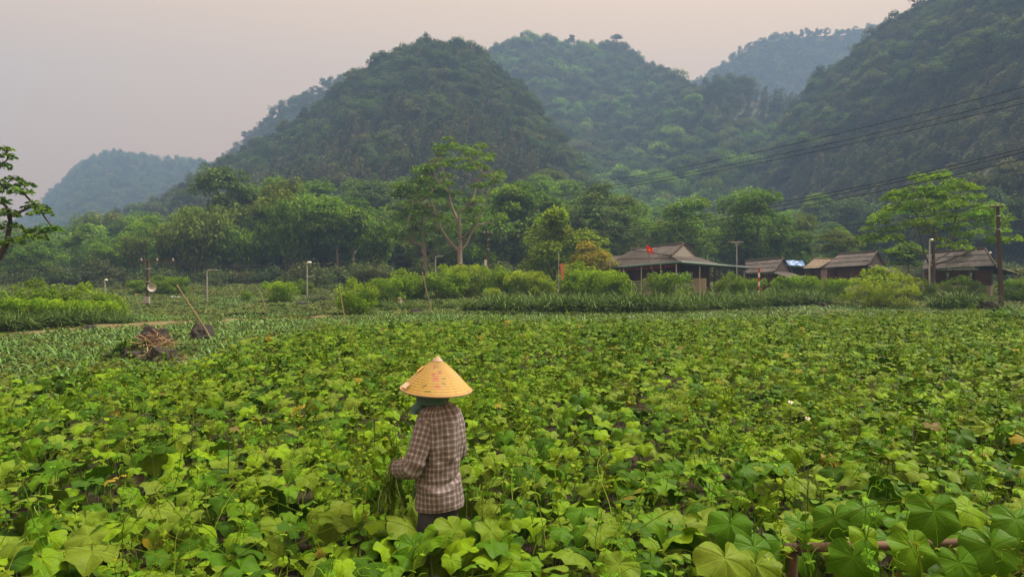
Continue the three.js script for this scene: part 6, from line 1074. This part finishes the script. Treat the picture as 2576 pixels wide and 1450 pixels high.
  const patch = (a, t, w, h, m) => { const pts = []; const g = new THREE.PlaneGeometry(w, h, 6, 4), p = g.attributes.position; for (let i = 0; i < p.count; i++) { const aa = a + p.getX(i) / 0.15, tt = t - p.getY(i) / 0.3, rr = 0.012 + (RB - 0.012) * tt; p.setXYZ(i, Math.sin(aa) * (rr + 0.007), HH * (1 - tt) + 0.018, Math.cos(aa) * (rr + 0.007)); } g.computeVertexNormals(); part(hat, 'patch', g, m); };
  patch(-2.05, 0.42, 0.045, 0.05, new THREE.MeshStandardMaterial({ color: LIN(0.62, 0.42, 0.08), roughness: 0.7, side: THREE.DoubleSide }));
  patch(-1.85, 0.9, 0.05, 0.04, new THREE.MeshStandardMaterial({ color: LIN(0.62, 0.5, 0.36), roughness: 0.7, side: THREE.DoubleSide }));
  const strap = []; for (let i = 0; i <= 20; i++) { const a = i / 20 * Math.PI; strap.push(V(Math.cos(a) * 0.1, 0.02 - Math.sin(a) * 0.125, -0.05)); } part(hat, 'chin_strap', sweep(strap, 0.004, 5), teal);
}
// the bundle of cut shoots held in the left hand
{
  const r = rng(15), o = thing('shoot_bundle', 'bundle of cut vine shoots hanging from the left hand', 'bundle');
  const hold = V(-0.12, 0.925, -0.29).applyAxisAngle(V(0, 1, 0), 0.80).add(person.position); o.position.copy(hold);
  const mats = [vineMats[4], vineMats[1], vineMats[0]], st = [[0.17, 0.25, 0.05], [0.24, 0.31, 0.07], [0.12, 0.19, 0.04]].map((c) => new THREE.MeshStandardMaterial({ color: LIN(...c), roughness: 0.7 }));
  for (let i = 0; i < 44; i++) {
    const a = r() * 6.28, sp = 0.02 + 0.095 * r(), L = 0.26 + r() * 0.2, up = r() < 0.12, pts = [];
    for (let k = 0; k <= 8; k++) { const t = k / 8; pts.push(V(Math.cos(a) * sp * Math.pow(t, 0.8) + 0.012 * Math.sin(t * 8 + i) - 0.03 * t, 0.07 - (up ? -0.25 : 1) * L * t * (1 - 0.1 * t), Math.sin(a) * sp * Math.pow(t, 0.8) + 0.012 * Math.cos(t * 7 + i))); }
    part(o, 'shoot', sweep(pts, pts.map((_, k) => 0.0036 * (1 - 0.5 * k / 8)), 5), st[i % 3]);
    for (let k = 0; k < 3; k++) { const p = pts[3 + Math.floor(r() * 6)], m = part(o, 'leaf', leafGeos[(i + k) % 8], mats[(i + k) % 3]); m.position.copy(p); m.rotation.set(1 + r(), r() * 6.28, r() - 0.5, 'YXZ'); m.scale.set(0.016 + r() * 0.014, 0.026, 0.026 + r() * 0.016); }
  }
}
// far field worker
{
  const o = thing('person', 'tiny far crouching field worker in a brown hat and white shirt by the lone shrub', 'person', onGround(1007, 47), null, 0.5);
  const b = [[[0, 0.75, 0], [0, 1.1, -0.1], 0.12, 0.13], [[0, 1.1, -0.1], [0, 1.32, -0.2], 0.06, 0.09], [[-0.16, 1.08, -0.1], [-0.2, 0.75, -0.25], 0.05, 0.035], [[0.16, 1.08, -0.1], [0.2, 0.75, -0.25], 0.05, 0.035], [[-0.16, 1.08, -0.1], [0.16, 1.08, -0.1], 0.07, 0.07], [[-0.09, 0.75, 0], [-0.1, 0.05, 0], 0.09, 0.05], [[0.09, 0.75, 0], [0.1, 0.05, 0], 0.09, 0.05]];
  o.scale.set(0.72, 0.5, 0.72); part(o, 'body', fieldMesh(blob(b.filter((q, i) => i !== 9), 0.05), V(0, 0.72, -0.08), 0.8, 50), new THREE.MeshStandardMaterial({ color: LIN(0.33, 0.3, 0.27), roughness: 0.9 }));
  const g = new THREE.ConeGeometry(0.23, 0.17, 24, 1, true); g.translate(0, 1.47, -0.2); part(o, 'conical_hat', g, new THREE.MeshStandardMaterial({ color: LIN(0.25, 0.16, 0.09), roughness: 0.8, side: THREE.DoubleSide }));
}
renderer.render(scene, camera);
